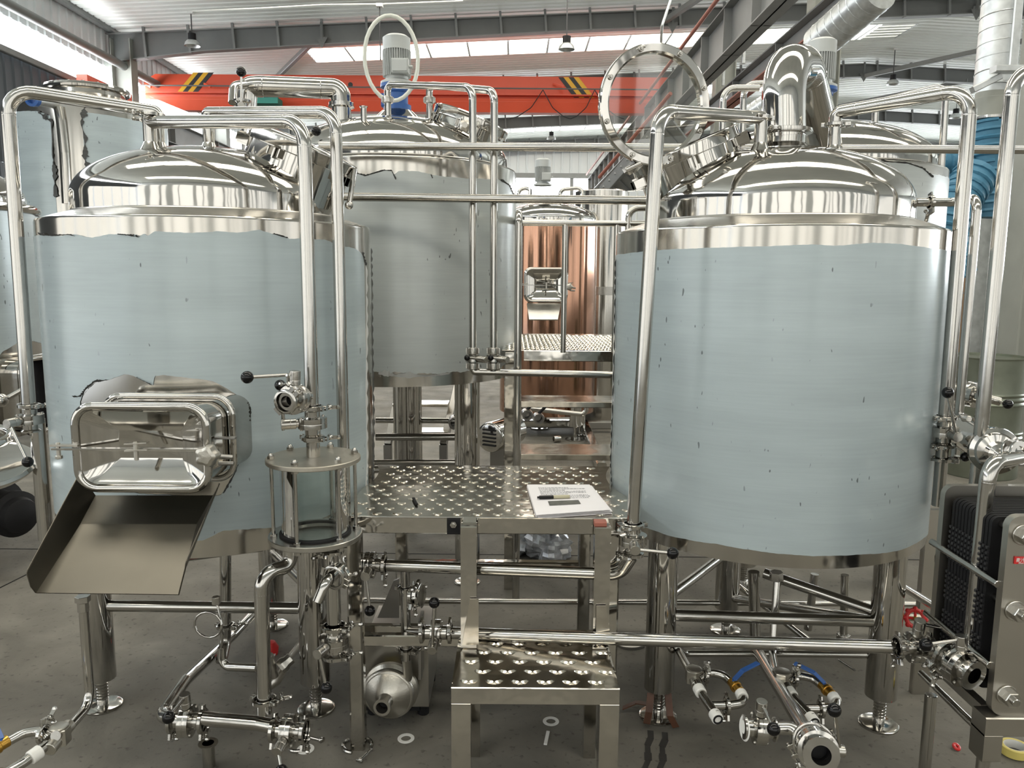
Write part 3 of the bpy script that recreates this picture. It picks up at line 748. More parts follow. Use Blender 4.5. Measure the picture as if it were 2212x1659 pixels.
# rectangular door
def rrect(c0, w, h, r, ux, uz, n=7):
    c0 = V(c0); ux = V(ux); uz = V(uz); out = []
    for sx, sz, a0 in ((1, 1, 0), (-1, 1, pi / 2), (-1, -1, pi), (1, -1, 3 * pi / 2)):
        for k in range(n):
            a = a0 + pi / 2 * k / (n - 1); out.append(c0 + ux * (sx * (w / 2 - r) + r * cos(a)) + uz * (sz * (h / 2 - r) + r * sin(a)))
    return out
def loft(m, loops, cap=False, closed=True):
    n = len(loops[0]); vs = [p for l in loops for p in l]; fs = []
    for k in range(len(loops) - 1):
        for i in range(n if closed else n - 1): fs.append((k * n + i, k * n + (i + 1) % n, (k + 1) * n + (i + 1) % n, (k + 1) * n + i))
    if cap: fs.append(tuple((len(loops) - 1) * n + i for i in range(n)))
    m.add(vs, fs)
def graindoor(t, T, dc, w, h, ux, back, R, k=1.0, sub=None):
    uz = V((0, 0, 1)); ux = V(ux).normalized(); nrm = -V(back).normalized()
    t_ = t
    m = MB(); m.tube(rrect(dc, w, h, .055 * k, ux, uz), .0125 * k, bend=.02, n=14, closed=True, seg=1); fr = link('door_frame', m, 'mirror', t_)
    B = V(back).normalized()
    m = MB(); loft(m, [rrect(dc + B * d, w - .01 * k, h - .01 * k, .05 * k, ux, uz) for d in (0, .16 * k, R)]); link('door_neck', m, 'mirror', t_)
    m = MB(); m.tube(rrect(dc + B * .145 * k, w + .015 * k, h + .015 * k, .055 * k, ux, uz), .010 * k, bend=.02, n=12, closed=True, seg=1); link('door_frame', m, 'mirror', t_)
    m = MB(); loft(m, [rrect(dc - B * .002, w - .018 * k, h - .018 * k, .045 * k, ux, uz), rrect(dc + B * .004, w - .04 * k, h - .04 * k, .035 * k, ux, uz), rrect(dc + B * .045 * k, w * .50, h * .34, .004, ux, uz)], cap=True)
    link('door_panel', m, 'mirror', t_)
    L = dc - ux * (w / 2 + .055 * k) - B * .02 * k; Rr = dc + ux * (w / 2 + .01) - B * .02 * k
    m = MB(); m.bar(L, Rr, .020 * k, .006); o = link('door_bar', m, 'pipe', t_)
    m = MB()
    for s_ in (-.5, .5):
        q = dc + ux * s_ * .0 - B * .03 * k; m.bar(q + ux * -.03 * k + uz * (.008 + .02 * s_), q + ux * .035 * k + uz * (.012 + .02 * s_), .018 * k, .004)
    m.cyl(dc - B * .03 * k - uz * .03 * k, dc - B * .03 * k + uz * .025 * k, .007 * k, 8)
    link('centre_bolt', m, 'cast', t_); m = MB()
    q = L + ux * .015; m.cyl(q - uz * .03 * k, q + uz * .018 * k, .006 * k, 8); m.bar(q - ux * .02 + uz * .01 * k, q + ux * .06 * k + uz * .01 * k, .018 * k, .006); m.cyl(q - uz * .03 * k, q - uz * .02 * k, .010 * k, 6)
    link('hinge_bolt', m, 'cast', t_)
    kc = Rr + ux * .012 * k - uz * .012 * k - B * .02 * k; m = MB()
    lo = []
    for d, rr in ((.028, .6), (.024, .88), (.008, 1), (-.006, .92), (-.012, .6)):
        lo.append([kc - B * (d - .005) * k + (ux * cos(2 * pi * i / 40) + uz * sin(2 * pi * i / 40)) * .031 * k * rr * (1 + .11 * cos(2 * pi * i / 40 * 5)) for i in range(40)])
    loft(m, lo, cap=True); loft(m, [lo[0], [kc - B * .024 * k] * 40]); link('star_knob', m, 'cast', t_)
    m = MB(); m.cyl(kc, kc + ux * .055 * k - uz * .012 * k + B * .03 * k, .007 * k, 10); link('knob_pin', m, 'dkmetal', t_)
    m = MB(); m.cyl(dc + ux * (w / 2 + .03 * k) - uz * .045 * k, dc + ux * (w / 2 + .075 * k) - uz * .045 * k, .006 * k, 10); link('hinge_pin', m, 'dkmetal', t_); m = MB()
    m.bar(dc + ux * (w / 2) + uz * .02 * k + B * .05 * k, dc + ux * (w / 2 + .06 * k) + uz * .02 * k + B * .05 * k, .02 * k, .006)
    link('latch_arm', m, 'dkmetal', t_)
DC = P(307, 967, 2.23)
graindoor(tL, LT, DC, .378, .243, (1, 0, 0), (.12, 1, 0), .45)
# sight tubes / wells are nozzle parts; chute is a thing of its own
t = thing('grain_chute', P(230, 1280, 2.0), 'folded stainless grain chute under the rectangular door of the left tank', 'chute')
def q(px, py, Y): return P(px, py, Y)
A0, A1 = q(205, 1070, 2.33), q(462, 1070, 2.33)
B0, B1 = q(172, 1132, 2.20), q(425, 1132, 2.20)
C0, C1 = q(77, 1280, 1.98), q(386, 1284, 1.98)
th_ = V((0, .002, -.003))
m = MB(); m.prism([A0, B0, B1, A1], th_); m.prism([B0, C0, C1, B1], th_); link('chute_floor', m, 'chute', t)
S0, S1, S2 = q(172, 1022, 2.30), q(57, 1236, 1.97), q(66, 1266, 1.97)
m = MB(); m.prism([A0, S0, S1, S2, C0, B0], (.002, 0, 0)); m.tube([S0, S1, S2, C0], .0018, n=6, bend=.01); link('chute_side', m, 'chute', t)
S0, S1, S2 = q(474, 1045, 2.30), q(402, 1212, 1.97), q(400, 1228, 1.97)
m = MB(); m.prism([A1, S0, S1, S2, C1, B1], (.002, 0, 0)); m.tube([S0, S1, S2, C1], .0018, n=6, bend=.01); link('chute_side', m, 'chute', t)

# ---- round manways (collar, rim, lid)
def manway(t, T, ctr, ax, r, h, dome_h=None, lidang=None, closed=False):
    ctr = V(ctr); ax = V(ax).normalized()
    m = MB(); m.lathe(ctr, ax, [(r * .94, -h), (r * .94, -.02), (r * .90, -.02), (r * .90, 0), (r * 1.0, 0), (r * 1.0, -h)], 64); link('manway_collar', m, 'mirror', t)
    m = MB(); m.lathe(ctr, ax, [(r * .93, .002), (r * 1.06, .002), (r * 1.07, -.002), (r * 1.07, -.036), (r * 1.06, -.040), (r * 1.0, -.040)], 64); rim = link('manway_rim', m, 'mirror', t)
    a, b, x = frame(ax)
    for k in range(5):
        an = k * 2 * pi / 5 + .5; d = a * cos(an) + b * sin(an); p = ctr + d * r * 1.07 - x * .055; sd = x.cross(d)
        m = MB(); m.bar(p - d * .02, p + d * .025, .045, .005, up=sd); m.bar(p - d * .02 + sd * .02, p + d * .028 + sd * .02, .004, .03, up=x); m.bar(p - d * .02 - sd * .02, p + d * .028 - sd * .02, .004, .03, up=x)
        link('bolt_lug', m, 'mirror', t)
    return a, b, x
# right: open lid with glass
cR = P(1476, 318, 2.96)
axR = V((-.40, -.07, .91)).normalized()
manway(tR, RT, cR, axR, .187, .30)
lc = P(1412, 228, 2.78); la = (V((0, 0, H)) - lc).normalized() + V((.40, .0, .16)); la.normalize()
m = MB(); m.lathe(lc, la, [(.166, -.010), (.195, -.010), (.199, -.004), (.199, .016), (.195, .020), (.172, .020), (.166, .014), (.166, -.010)], 72); lid = link('lid_ring', m, 'mirror', tR)
m = MB(); m.lathe(lc, la, [(0, .004), (.170, .004)], 64); link('glass_pane', m, 'pane', lid)
a_, b_, x_ = frame(la)
for k in range(8):
    an = k * pi / 4 + .35; d = a_ * cos(an) + b_ * sin(an)
    m = MB(); m.cyl(lc + d * .184 + x_ * .018, lc + d * .184 + x_ * .026, .009, 14); m.cyl(lc + d * .184 + x_ * .025, lc + d * .184 + x_ * .031, .005, 6); link('bolt', m, 'satin', lid)
m = MB(); up_ = -b_ if b_.z < 0 else b_
hl = [P(1343, 135, 2.78), P(1338, 122, 2.74), P(1392, 99, 2.74), P(1399, 112, 2.78)]
m.tube(hl, .005, bend=.012, n=10); link('lid_handle', m, 'pipe', lid)
m = MB(); m.bar(P(1376, 352, 2.78), P(1352, 372, 2.80), .05, .02); m.cyl(P(1352, 368, 2.76), P(1385, 352, 2.76), .009, 10); m.tube([lc - up_ * .19, P(1390, 350, 2.8), P(1368, 372, 2.82)], .008, n=8); link('hinge', m, 'mirror', tR)
# left: closed lid leaning right
cL = P(657, 318, 2.97)
axL = V((.38, -.03, .92)).normalized()
manway(tL, LT, cL, axL, .187, .30)
m = MB(); m.lathe(cL, axL, [(0, .022), (.12, .020), (.185, .012), (.20, .008), (.203, .004), (.203, -.001), (0, -.001)], 64); link('manway_lid', m, 'mirror', tL)
m = MB(); p = P(683, 283, 2.95); m.cyl(p, p + V((-.05, .02, -.01)), .005, 8); m.cyl(p + V((-.05, .02, -.06)), p + V((-.05, .02, .03)), .006, 8); link('lid_lever', m, 'pipe', tL)
m = MB(); m.ball(p, .018, 18); link('knob', m, 'ball', tL)
m = MB(); m.cyl(cL + V((.19, -.03, -.08)), cL + V((.17, -.05, -.21)), .010, 12); m.ball(cL + V((.17, -.05, -.21)), .016, 12); link('hinge', m, 'mirror', tL)

# ---- nozzles of the front tanks
nL1 = nozzle(tL, LT, 327, 350, 2.80, .12, .0215, dL); nL2 = nozzle(tL, LT, 453, 345, 2.98, .115, .0205, dL); nL0 = nozzle(tL, LT, 345, 330, 2.90, .10, .019, dL)
nR1 = nozzle(tR, RT, 1640, 355, 2.78, .11, .0215, dR); nR2 = nozzle(tR, RT, 1800, 330, 2.93, .10, .0215, dR)
nR3 = nozzle(tR, RT, 1692, 325, 3.0, .07, .075, dR)

# ---- tank factory for the back row
def motor(t, base, k=1.0, box=True, blue=True):
    b = V(base)
    def sq(m):
        for v in m.v: v.z = b.z + (v.z - b.z) * .87
        return m
    if blue:
        m = MB(); m.lathe(b, (0, 0, 1), [(.075 * k, 0), (.075 * k, .03 * k), (.058 * k, .035 * k), (.058 * k, .10 * k), (.07 * k, .11 * k), (.07 * k, .125 * k), (.09 * k, .135 * k), (.09 * k, .155 * k), (0, .155 * k)], 28)
        m.bar(b + V((-.085, 0, .06)) * 1, b + V((-.05, 0, .06)), .05 * k, .08 * k); link('gearbox', sq(m), 'blue', t)
    z = .155 * k
    m = MB(); m.lathe(b, (0, 0, 1), [(.088 * k, z), (.088 * k, z + .014 * k), (.06 * k, z + .03 * k), (.062 * k, z + .05 * k), (.062 * k, z + .20 * k), (.074 * k, z + .20 * k), (.074 * k, z + .275 * k), (.055 * k, z + .29 * k), (0, z + .292 * k)], 32)
    mo = link('motor', sq(m), 'motor', t)
    m = MB()
    for i in range(36):
        a = 2 * pi * i / 36; d = V((cos(a), sin(a), 0))
        m.bar(b + d * .068 * k + V((0, 0, z + .045 * k)), b + d * .068 * k + V((0, 0, z + .20 * k)), .0035 * k, .016 * k, ch=0, up=d)
    link('cooling_fins', sq(m), 'motor', mo)['kind'] = 'stuff'
    if box:
        m = MB(); m.box(b + V((-.015 * k, -.105 * k, z + .045 * k)), b + V((.075 * k, -.055 * k, z + .13 * k))); m.box(b + V((-.008 * k, -.112 * k, z + .053 * k)), b + V((.068 * k, -.1 * k, z + .122 * k))); m.cyl(b + V((.07 * k, -.08 * k, z + .085 * k)), b + V((.095 * k, -.08 * k, z + .085 * k)), .01 * k, 10)
        link('terminal_box', sq(m), 'motor', mo)
BT = Tank(-.635, 4.455, .65)
tB = thing('lauter_tank', (BT.c.x, BT.c.y, 0), 'raised middle brewing tank with grey motor on a conical hub', 'tank')
zbB, ztB = 1.095, 2.20
dB = shell(BT, tB, zbB, ztB, .60, 2.21, 2.47, sh=.03)
film(BT, [(640, 378), (740, 374), (770, 372), (788, 379), (830, 367), (845, 369), (852, 376), (860, 370), (905, 370), (932, 378), (950, 380), (1000, 385), (1050, 387), (1080, 388), (1096, 398), (1108, 420)],
     [(640, 803), (700, 803), (820, 803), (860, 806), (940, 806), (1000, 803), (1090, 790), (1108, 780)], tB, 'film2', jt=.002, jb=.006)
tear(BT, [(770, 374), (790, 380), (830, 368), (846, 369), (856, 390)], tB, .001, .005, 2); tear(BT, [(1080, 389), (1098, 400), (1108, 422)], tB, .001, .008, 4); tear(BT, [(930, 377), (934, 386)], tB, .001, .004, 6)
M['torn'] = mat('torn_film_white', (.50, .51, .50), .55)
tear(BT, [(818, 806), (860, 812), (930, 812), (975, 806)], tB, .004, .022, 13, off=.006, mt='torn')
tear(LT, [(789, 575), (790, 700), (789, 850), (791, 1000), (788, 1055)], tL, .001, .007, 14, off=.003, mt='torn')
hb = V((BT.c.x, BT.c.y, dB(.2) - .015))
m = MB(); m.lathe(hb, (0, 0, 1), [(.165, 0), (.085, .075), (.075, .08), (0, .08)], 48); link('motor_hub', m, 'mirror', tB)
motor(tB, hb + V((0, 0, .08)), 1.0)
m = MB(); a0 = hb + V((-.005, -.16, .31))
loop = [a0 + V((.135 * cos(2 * pi * i / 28), .03 * cos(2 * pi * i / 28), .212 * sin(2 * pi * i / 28))) for i in range(28)]
m.tube(loop, .0105, bend=.001, n=12, closed=True, seg=1)
tag(link('hose_loop', m, 'hose', org=a0), 'translucent hose looped over the centre grey motor', 'hose')
legp = [V((-.233, 4.05, 0)), V((-1.05, 4.05, 0)), V((-.64, 4.95, 0))]
legs(BT, tB, legp, zbB + .03, r=.066)
for a, b, z in ((0, 1, .62), (0, 1, .34)): brace(tB, legp[a] + V((0, 0, z)), legp[b] + V((0, 0, z)), .02)
cB = P(1018, 262, 4.3); axB = V((.36, -.02, .93)).normalized()
manway(tB, BT, cB, axB, .19, .12)
m = MB(); m.lathe(cB, axB, [(0, .03), (.10, .028), (.15, .02), (.165, .012), (.20, .012), (.205, .006), (.205, .0), (0, 0)], 56); link('manway_lid', m, 'mirror', tB)
m = MB(); kc = P(1005, 272, 4.05)
loft(m, [[kc + V((cos(2 * pi * i / 30), 0, sin(2 * pi * i / 30))) * .028 * rr * (1 + .1 * cos(5 * 2 * pi * i / 30)) + V((0, dd, 0)) for i in range(30)] for rr, dd in ((.5, -.03), (1, -.02), (1, 0), (.6, .01))], cap=True); loft(m, [[kc + V((cos(2 * pi * i / 30), 0, sin(2 * pi * i / 30))) * .028 * .5 + V((0, -.03, 0)) for i in range(30)], [kc + V((0, -.03, 0))] * 30]); link('star_knob', m, 'cast', tB)
nB1 = nozzle(tB, BT, 838, 258, 4.15, .085, .017, dB, False); nB2 = nozzle(tB, BT, 928, 262, 4.2, .10, .017, dB, False); nB3 = nozzle(tB, BT, 786, 270, 4.0, .075, .015, dB, False); nB4 = nozzle(tB, BT, 738, 262, 4.4, .10, .052, dB, False)
# behind the right tank
QT = Tank(1.65, 4.43, .65)
tQ = thing('back_tank', (QT.c.x, QT.c.y, 0), 'raised back right tank with grey motor, mostly hidden by the front right tank', 'tank')
dQ = shell(QT, tQ, 1.08, 2.19, .60, 2.20, 2.46, sh=.03)
film(QT, [(1790, 345), (1840, 343), (1880, 347), (1920, 350), (1960, 352), (1990, 362), (2010, 375)], [(1790, 803), (2010, 800)], tQ, 'film2', jt=.003)
tear(QT, [(1840, 344), (1900, 348), (1960, 353), (1992, 364), (2015, 385)], tQ, .001, .006, 5)
hb = V((QT.c.x, QT.c.y, dQ(.2) - .015)); m = MB(); m.lathe(hb, (0, 0, 1), [(.165, 0), (.085, .075), (.075, .08), (0, .08)], 48); link('motor_hub', m, 'mirror', tQ)
motor(tQ, hb + V((0, 0, .08)), 1.0, box=False)
legs(QT, tQ, [V((2.05, 4.05, 0)), V((1.25, 4.05, 0)), V((1.65, 4.9, 0))], 1.1, r=.066)
# left background tank (tall) and left edge tank
UT = Tank(-4.43, 8.5, .75)
tU = thing('storage_tank', (UT.c.x, UT.c.y, 0), 'tall film-wrapped tank behind the left tank with open rim on top', 'tank')
zt = P(385, 262, 9.0).z
m = MB(); m.lathe(UT.c, (0, 0, 1), [(.74, .6), (.75, .61), (.75, zt), (.745, zt + .01), (.45, zt + .10), (.36, zt + .13), (.36, zt + .2), (.34, zt + .2), (.34, zt + .05), (0, zt + .05)], 96); link('jacket', m, 'jacket', tU)
film(UT, [(185, 243), (240, 250), (300, 262), (378, 284)], [(185, 700), (378, 700)], tU, 'film', th0=UT.hit(180, 300)[0], n=160)
film(UT, [(48, 240), (80, 240), (108, 250)], [(48, 700), (108, 700)], tU, 'film3', th0=-1.4, th1=UT.hit(112, 300)[0], n=60)
tear(UT, [(184, 225), (178, 250), (176, 270), (184, 300), (182, 340), (190, 365), (190, 420)], tU, .003, .05, 2, off=.01); tear(UT, [(84, 242), (100, 256), (112, 262), (114, 330), (118, 380), (120, 430)], tU, .002, .04, 5, off=.01)
m = MB()
for k in range(16):
    a = 2 * pi * k / 16; m.cyl((UT.c.x + .34 * cos(a), UT.c.y + .34 * sin(a), zt + .16), (UT.c.x + .34 * cos(a), UT.c.y + .34 * sin(a), zt + .24), .02, 8)
m.torus(UT.c + V((0, 0, zt + .2)), (0, 0, 1), .38, .03, 48, 8)
link('manway_rim', m, 'mirror', tU)
m = MB(); p = UT.hit(118, 222)[2]; d = V((p.x - UT.c.x, p.y - UT.c.y, 0)).normalized(); p2 = p + d * .02
e = P(75, 215, p.y - .30); m.cyl(p2 - d * .05, e, .05, 20); link('outlet_stub', m, 'galv', tU)
m = MB(); dd = (e - p2).normalized(); m.lathe(e, dd, [(.03, .0), (.065, 0), (.065, .05), (.04, .055), (.04, .01), (0, .01)], 20); link('blue_cap', m, 'blue', tU)
m = MB()
for i, (px, px2, w) in enumerate(((142, 152, .05),)):
    a = UT.hit(135, 250)[2]; b = UT.hit(150, 430)[2]; m.tube([UT.hit(128, 232)[2], UT.hit(133, 260)[2], UT.hit(140, 330)[2], UT.hit(146, 440)[2]], .05, n=14, bend=.2)
link('weld_channel', m, 'jacket', tU)
legs(UT, tU, [V((-4.9, 8.2, 0)), V((-3.95, 8.3, 0)), V((-4.4, 9.1, 0))], .65)
ET = Tank(-3.28, 4.32, .62)
tE = thing('edge_tank', (ET.c.x, ET.c.y, 0), 'brewing tank cut off by the left picture edge, with its door open', 'tank')
dE = shell(ET, tE, P(60, 960, 4.0).z, P(110, 462, 4.0).z, .57, P(110, 452, 4.0).z + .02, P(20, 335, 4.3).z)
m = MB(); m.torus(ET.c + V((0, 0, P(110, 452, 4.0).z + .03)), (0, 0, 1), .615, .025, 96, 10); link('rim_flange', m, 'mirror', tE)
film(ET, [(-120, 465), (0, 443), (40, 453), (60, 460), (85, 470)], [(-120, 790), (-20, 790), (5, 760), (40, 738), (60, 735), (90, 742)], tE, 'film', jt=.002)
tear(ET, [(42, 452), (62, 458), (92, 470)], tE, .001, .02, 3)
legs(ET, tE, [V((-2.88, 4.0, 0)), V((-3.7, 4.0, 0)), V((-3.28, 4.8, 0))], P(60, 950, 4.0).z + .05)
th, z, p = ET.hit(55, 850)
ax = V((p.x - ET.c.x, p.y - ET.c.y, 0)).normalized(); ux = V((-ax.y, ax.x, 0))
if ux.x < 0: ux = -ux
m = MB(); loft(m, [rrect(p + ax * d, .30, .40, .07, ux, V((0, 0, 1))) for d in (-.05, .10)]); m.tube(rrect(p + ax * .1, .30, .40, .07, ux, V((0, 0, 1))), .018, bend=.02, n=10, closed=True, seg=1); link('door_frame', m, 'mirror', tE)
m = MB(); m.add(rrect(p + ax * .03, .29, .39, .06, ux, V((0, 0, 1))), [tuple(range(28))]); link('door_opening', m, 'rubber', tE)
m = MB(); m.cyl(P(-20, 880, 3.3), P(48, 842, 3.35), .012, 10); m.ball(P(2, 865, 3.3), .03, 12); link('door_bar', m, 'pipe', tE)
# open pan lid and black valve at the left edge
t = thing('round_lid', P(0, 1000, 3.0), 'mirror-finished round lid ring cut off by the left edge, behind the ball valve lever', 'lid')
m = MB(); m.lathe(P(-35, 1012, 2.95), (.12, -.28, 1), [(.0, -.01), (.15, -.02), (.175, .0), (.182, .012), (.175, .024), (.16, .018), (.0, .0)], 56); link('lid_disc', m, 'mirror', t)
m = MB(); m.torus(P(-38, 945, 2.95), (.1, -.2, 1), .09, .018, 40, 10); link('lid_handle', m, 'mirror', t)
t = thing('motor_unit', G(-20, 1180), 'black motor with round end cover on the floor at the left edge', 'motor')
b = P(26, 1108, 4.2)
m = MB(); m.lathe(b, (.85, -.5, .0), [(0, -.45), (.15, -.45), (.165, -.18), (.11, -.15), (.11, -.02), (.115, 0)], 32); m.bar(V((b.x - .25, b.y + .05, 0.0)), V((b.x - .25, b.y + .05, b.z)), .16, .14); link('housing', m, 'rubber', t)
m = MB(); m.lathe(b, (.85, -.5, .0), [(.09, 0), (.122, 0), (.128, .015), (.128, .045), (.10, .06), (.09, .10), (.05, .12), (0, .12)], 32); link('end_cover', m, 'rubber', t)
# pale pipe stand beside left tank
a = P(95, 990, 3.05)
pipe('stout vertical pipe stub ending above the floor between the left leg and the black motor', [VD(P(84, 960, 3.0), 905), VD(P(84, 960, 3.0), 1165)], .028, welds=False)

# ---- copper tank in the distance
CT = Tank(.37, 8.25, .50)
tC = thing('copper_tank', (CT.c.x, CT.c.y, 0), 'distant copper-coloured tank with square stainless door', 'tank')
zt = P(1190, 478, 7.8).z; zr_ = P(1190, 900, 7.8).z
dC = shell(CT, tC, zr_, zt, .485, zt + .01, P(1180, 438, 8.2).z, sh=.03, cm='copper')
legs(CT, tC, [V((.03, 7.95, 0)), V((.7, 7.95, 0)), V((.37, 8.65, 0))], zr_ + .05)
motor(tC, P(1172, 432, 8.2), 1.05, blue=False)
graindoor(tC, CT, P(1180, 616, 7.45), .38, .30, (1, 0, 0), (0, 1, 0), .3, 1.1)
m = MB(); m.prism([P(1138, 655, 7.4), P(1212, 655, 7.4), P(1205, 690, 7.2), P(1143, 690, 7.2)], (0, .01, -.01)); link('chute', m, 'satin', tC)
for i, x in enumerate((1145, 1258)):
    m = MB(); m.tube([P(1120 if i == 0 else 1210, 432, 8.2), P(1120 if i == 0 else 1210, 410, 8.2), P(x, 405, 8.2), P(x, 440 if i == 0 else 690, 8.0)], .02, n=12, bend=.06); link('riser_pipe', m, 'pipe', tC)
ST = Tank(.98, 8.9, .30)
t = thing('steel_cylinder', (ST.c.x, ST.c.y, 0), 'tall plain stainless cylinder right of the distant copper tank', 'tank')
m = MB(); m.lathe(ST.c, (0, 0, 1), [(.29, .02), (.30, .03), (.30, P(1290, 412, 8.7).z), (.26, P(1290, 408, 8.7).z), (0, P(1290, 406, 8.7).z)], 64); link('shell', m, 'jacket', t)
m = MB(); m.ring(ST.c + V((0, 0, P(1290, 628, 8.7).z)), (0, 0, 1), .29, .302, .09, 64); link('joint_band', m, 'satin', t)
WT = Tank(2.4, 11.5, 1.15)
t = thing('white_tank', (WT.c.x, WT.c.y, 0), 'large cream ribbed tank behind the railing, left of the front right tank', 'tank')
m = MB(); zz = P(1340, 410, 10.5).z; m.lathe(WT.c, (0, 0, 1), [(1.14, .5), (1.15, .51), (1.15, zz), (1.1, zz + .02), (0, zz + .06)], 80); link('shell', m, M['wall'], t)
m = MB()
for k in range(60):
    a = 2 * pi * k / 60; m.bar(WT.pt(a, .52, 1.153), WT.pt(a, zz - .02, 1.153), .012, .012, ch=0)
link('ribs', m, 'ceil', t)['kind'] = 'stuff'
legs(WT, t, [WT.pt(-.8, 0, .9), WT.pt(.8, 0, .9), WT.pt(2.4, 0, .9)], .55)

# ------------------------------------------------------------------ pipes up front
up = V((0, 0, 1))
# A
Y = 2.74; tA = P(13, 253, Y); top = VD(tA, 190)
e0 = V((nL0.x, nL0.y, 0)); pz = P(340, 242, e0.y).z
pA = pipe('tall outer pipe at the far left arching down from the left tank dome', [nL0, V((nL0.x, nL0.y, pz)), P(14, 191, Y), VD(tA, 872)], .0225, .075, clamps=[(nL0 + up * .0, up, (-1, 0, 0))])
va = VD(tA, 905)
valve('butterfly valve with lever pointing down at the foot of the far left pipe', va, up, va + V((-.02, -.085, 0)), P(60, 998, 2.62), side=(1, -.3, 0), clamps='pos')
# B
tBp = P(658, 330, 2.42); zb_ = P(327, 264, nL1.y).z
pB = pipe('pipe from the left tank dome dropping in front of it onto the sight glass', [nL1, V((nL1.x, nL1.y, zb_)), V((tBp.x, 2.42, P(660, 262, 2.42).z)), VD(tBp, 862)], .0215, .075, clamps=[(nL1, up, (-1, -.3, 0))])
# C
tCp = P(727, 330, 2.68); zc_ = P(456, 243, nL2.y).z
c_b = VD(tCp, 1180)
pipe('pipe from the left tank dome dropping behind the sight glass', [nL2, V((nL2.x, nL2.y, zc_)), V((tCp.x, 2.68, P(729, 243, 2.68).z)), VD(tCp, 1218), P(772, 1219, 2.62)], .0205, .07, clamps=[(nL2, up, (1, -.4, 0))])
vc = P(800, 1220, 2.60)
axx = (P(1320, 1240, 2.56) - P(830, 1223, 2.60)).normalized()
valve('butterfly valve at the left end of the upper cross pipe, lever hanging down', vc, axx, vc + V((.0, -.085, -.005)), P(799, 1319, 2.50), side=(0, -.5, -1))
rX = P(1390, 700, 2.44); rt = VD(rX, 240)
cx0 = vc + axx * .05
pipe('upper cross pipe linking the two front tanks under the platform', [cx0, P(1340, 1241, 2.50), P(1366, 1200, 2.46)], .0205, .055)
vr = P(1367, 1165, 2.44)
valve('butterfly valve on the riser left of the front right tank, lever to the right', vr, up, vr + V((-.005, -.08, -.005)), P(1453, 1195, 2.34), side=(-1, -.2, 0), clamps='both')
pr_b = V((vr.x, vr.y, vr.z + .05))
pipe('tall riser at the left side of the front right tank bending onto its dome', [pr_b, V((rX.x, 2.44, P(1424, 236, 2.44).z)) if False else P(1423, 240, 2.44), V((nR1.x, nR1.y, P(1636, 254, nR1.y).z)), nR1], .0215, .07, clamps=[(nR1, up, (-1, -.2, 0))])
# tee down from the upper cross pipe to the pump
tee = P(875, 1226, 2.60)
pj = VD(tee, 1425)
pD = pipe('vertical branch dropping from the upper cross pipe into the pump', [tee, pj], .017, welds=False, clamps=[(VD(tee, 1272), up, (1, -.4, 0)), (VD(tee, 1405), up, (1, -.4, 0))])
# small top flange of chained clamps
# branch to right with valve then lower cross pipe
t1 = VD(tee, 1362); x1 = P(925, 1364, 2.57)
pipe('short horizontal branch beside the pump outlet', [t1, x1], .016, welds=False, clamps=[(P(913, 1364, 2.58), (1, 0, 0), (0, -.3, -1))])
v2 = P(942, 1366, 2.56)
valve('butterfly valve beside the pump, lever standing up to a black ball', v2, (1, -.02, 0), v2 + V((-.005, -.08, -.02)), P(938, 1302, 2.48), side=(0, -.2, 1))
lo0 = P(975, 1367, 2.55); lo1 = P(1940, 1398, 2.28)
pipe('long lower cross pipe running from the pump valve to the right tank leg', [lo0, P(1330, 1380, 2.42), lo1], .0205)
pipe('thin pipe behind the lower cross pipe on the right', [P(1462, 1395, 2.75), P(1478, 1412, 2.9), P(1660, 1412, 2.9), P(1900, 1415, 2.75)], .013, .03)
# D, E long rails and back railings
pipe('long straight header pipe passing behind both domes', [P(690, 315, 3.66), P(2320, 324, 3.55)], .0188, welds=False)
pipe('straight header pipe below the first one, between the two tanks', [P(740, 425, 3.66), P(1470, 434, 3.62)], .0195, welds=False)
# A2 inner horizontals: pipe at back near manway top left
# G: risers in front of the middle tank
def riser(noz, px, label, pyT, Y=3.72):
    a = P(px, 400, Y); topz = P(px, pyT, Y).z
    zz = noz.z + .075
    pipe(label, [noz, V((noz.x, noz.y, zz)), V((a.x, Y, topz)), VD(a, 756)], .0175, .06, unions=[(noz, up)])
    return VD(a, 756)
g1 = riser(nB1, 1021, 'left of the two slim risers in front of the middle tank', 188)
g2 = riser(nB2, 1067, 'right of the two slim risers in front of the middle tank', 196)
for g, kx, lab in ((g1, 1009, 'left small valve under the twin risers of the middle tank'), (g2, 1060, 'right small valve under the twin risers of the middle tank')):
    c0 = g - up * .04
    t = valve(lab, c0, up, c0 + V((.06, -.05, .0)), P(kx, 773, 3.60), r=.0175, br=.034, clamps=None, kr=.014)
    union(t, c0 + up * .036, up, .0175); union(t, c0 - up * .036, up, .0175)
gl = g1 - up * .078
pipe('pipe elbowing right from the twin valves toward the back platform', [gl, V((gl.x, gl.y, P(1030, 803, 3.72).z)), P(1330, 810, 3.72)], .0165, .06)
gm = g2 - up * .078; pipe('short stub joining the right twin valve to the pipe below', [gm, V((gm.x, gm.y, P(1065, 803, 3.72).z))], .014, welds=False)
